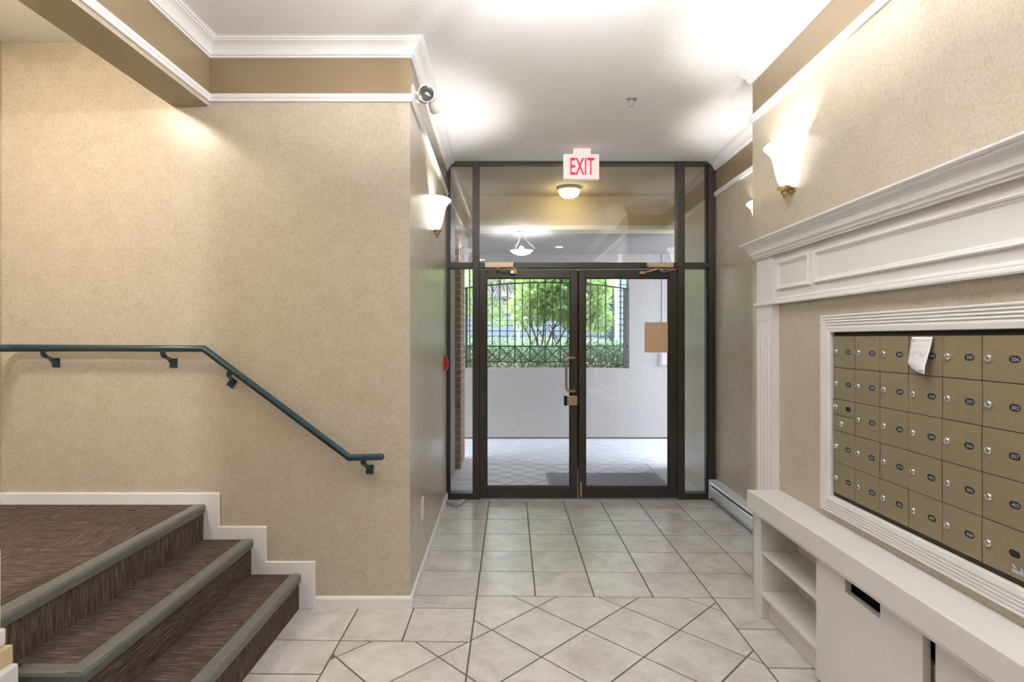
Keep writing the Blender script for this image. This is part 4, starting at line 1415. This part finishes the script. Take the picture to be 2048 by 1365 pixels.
# rhododendron in the middle
sb = empty('shrub', (0.75, 10.4, GZ))
tag(sb, 'tall leafy yellow-green shrub with bare forked stems behind the fence', 'shrub')
def at(px, py, y): return ((px - VX) * y / F, y, H - (py - VY) * y / F)
def blob(px, py, y, rx, rz, ry=0.5):
    a = at(px, py, y)
    return (a[0], a[1], a[2], rx * y / F, ry, rz * y / F)
S = 10.4
cen = [blob(1080, 590, S, 45, 26), blob(1045, 612, S, 26, 20), blob(1110, 612, S, 45, 26), blob(1130, 570, S, 50, 26), blob(1180, 600, S + .3, 32, 40), blob(1150, 635, S, 26, 24), blob(1042, 640, S - .2, 16, 9), blob(1195, 640, S + .3, 24, 20),
       blob(1085, 545, S, 70, 24), blob(1170, 545, S, 50, 24), blob(1100, 560, S - .2, 30, 20), blob(1075, 628, S, 22, 14), blob(1205, 575, S + .4, 16, 22)]
leaves('foliage', 'leaf_shrub', cen, 5200, 0.065, 0.17, sb, 21, 0.1)
bs = at(1078, 690, S)
branches('stems', (bs[0], S, GZ), [(-0.35, 0, 1.0, .022), (-0.12, .1, 1.2, .026), (0.20, -.1, 1.3, .024), (0.45, .05, 1.15, .022), (0.75, .1, 1.1, .022)], sb, 5)
branches('stems', (bs[0] + 0.42, S, GZ), [(-0.15, 0, 0.9, .018), (0.25, .1, 1.0, .02), (0.5, -.05, 1.0, .018)], sb, 6)
# weeping tree at the left
wt = empty('weeping_tree', (-0.7, 12.0, GZ))
tag(wt, 'weeping tree with hanging violet-grey twigs and pale leaves left of the shrub', 'tree')
m = MB()
g2 = random.Random(9)
Yw = 11.95
m.tube([(-1.5, 12.0, GZ), (-1.45, 12.0, 2.6), (-1.0, 12.0, 3.6)], [0.09, 0.07, 0.05], 8)
m.build('trunk', 'bark', wt)
m = MB()
for k in range(150):
    px = g2.uniform(955, 1035)
    a = Vector(at(px, 525 + g2.uniform(-15, 5), Yw + g2.uniform(-.3, .3)))
    ln = g2.uniform(0.5, 1.15)
    P = [a, a + Vector((0.12, 0, -ln * .35)), a + Vector((0.22, 0, -ln * .7)), a + Vector((0.28, 0, -ln))]
    m.tube(P, [0.007, 0.006, 0.005, 0.003], 4, False)
m.build('twigs', 'twig', wt)['kind'] = 'stuff'
cen = [blob(985, 615, Yw, 28, 18, 0.3), blob(950, 600, Yw, 30, 30, 0.3), blob(1005, 560, Yw, 30, 20, 0.3), blob(970, 545, Yw, 40, 20, 0.3), blob(1030, 560, Yw, 26, 18, 0.3), blob(935, 560, Yw, 16, 40, 0.3), blob(995, 640, Yw, 18, 10, 0.3)]
leaves('foliage', 'leaf_willow', cen, 2600, 0.035, 0.15, wt, 31, 0.0, 0.6)

# neighbouring house
HYY = 15.0
house = empty('neighbour_house', (0.5, HYY + 1.5, GZ))
tag(house, 'pale blue clapboard house across the garden', 'house')
box('lap_shade_core', 'roof_and_lap_shade', -9.0, 3.12, HYY + 0.03, HYY + 4.0, GZ, 2.62, house)  # dark core seen through the board gaps stands in for lap shadows
ex_ = 0.143
for k in range(12):
    z0 = GZ + k * ex_
    m = MB()
    m.add([(-9.0, HYY - 0.012, z0), (3.12, HYY - 0.012, z0), (3.12, HYY + 0.012, z0 + ex_ - 0.014), (-9.0, HYY + 0.012, z0 + ex_ - 0.014), (-9.0, HYY + 0.03, z0), (3.12, HYY + 0.03, z0), (3.12, HYY + 0.03, z0 + ex_ - 0.014), (-9.0, HYY + 0.03, z0 + ex_ - 0.014)],
          [(0, 1, 2, 3), (4, 7, 6, 5), (0, 4, 5, 1), (3, 2, 6, 7), (0, 3, 7, 4), (1, 5, 6, 2)])
    m.build('clapboard', 'siding_blue', house)
m = MB()
m.extrude([(HYY - 0.35, 2.62), (HYY + 4.2, 4.0), (HYY + 4.2, 4.12), (HYY - 0.35, 2.74)], lambda a, b: (-9.3, a, b), lambda a, b: (3.3, a, b))
m.build('roof', 'roof_and_lap_shade', house)
box('fascia', 'house_trim', -9.3, 3.3, HYY - 0.39, HYY - 0.35, 2.60, 2.76, house)
# right wing, a little nearer, with corner board
WY = 13.95
xw = (1233 - VX) * WY / F
box('wing_lap_shade_core', 'roof_and_lap_shade', xw, 9.0, WY + 0.03, WY + 4.0, GZ, 4.4, house)  # dark again, so the gaps read as shadow lines under the boards
for k in range(24):
    z0 = GZ + k * ex_
    m = MB()
    m.add([(xw, WY - 0.012, z0), (9.0, WY - 0.012, z0), (9.0, WY + 0.012, z0 + ex_ - 0.014), (xw, WY + 0.012, z0 + ex_ - 0.014), (xw, WY + 0.03, z0), (9.0, WY + 0.03, z0), (9.0, WY + 0.03, z0 + ex_ - 0.014), (xw, WY + 0.03, z0 + ex_ - 0.014)],
          [(0, 1, 2, 3), (4, 7, 6, 5), (0, 4, 5, 1), (3, 2, 6, 7), (0, 3, 7, 4), (1, 5, 6, 2)])
    m.build('clapboard', 'siding_blue', house)
box('corner_board', 'house_trim', xw - 0.02, xw + 0.05, WY - 0.03, WY + 0.1, GZ, 4.4, house)
gp = MB()
a = at(1036.5, 668, 13.75)
gp.lathe([(0.0, 0.86), (0.04, 0.85), (0.06, 0.79), (0.065, 0.70), (0.045, 0.68), (0.03, 0.0), (0.0, 0.0)], T(a[0], 13.75, GZ - 0.005), 12)
gpo = gp.build('garden_light', 'house_trim')
tag(gpo, 'small white bollard light in front of the blue siding', 'garden light')
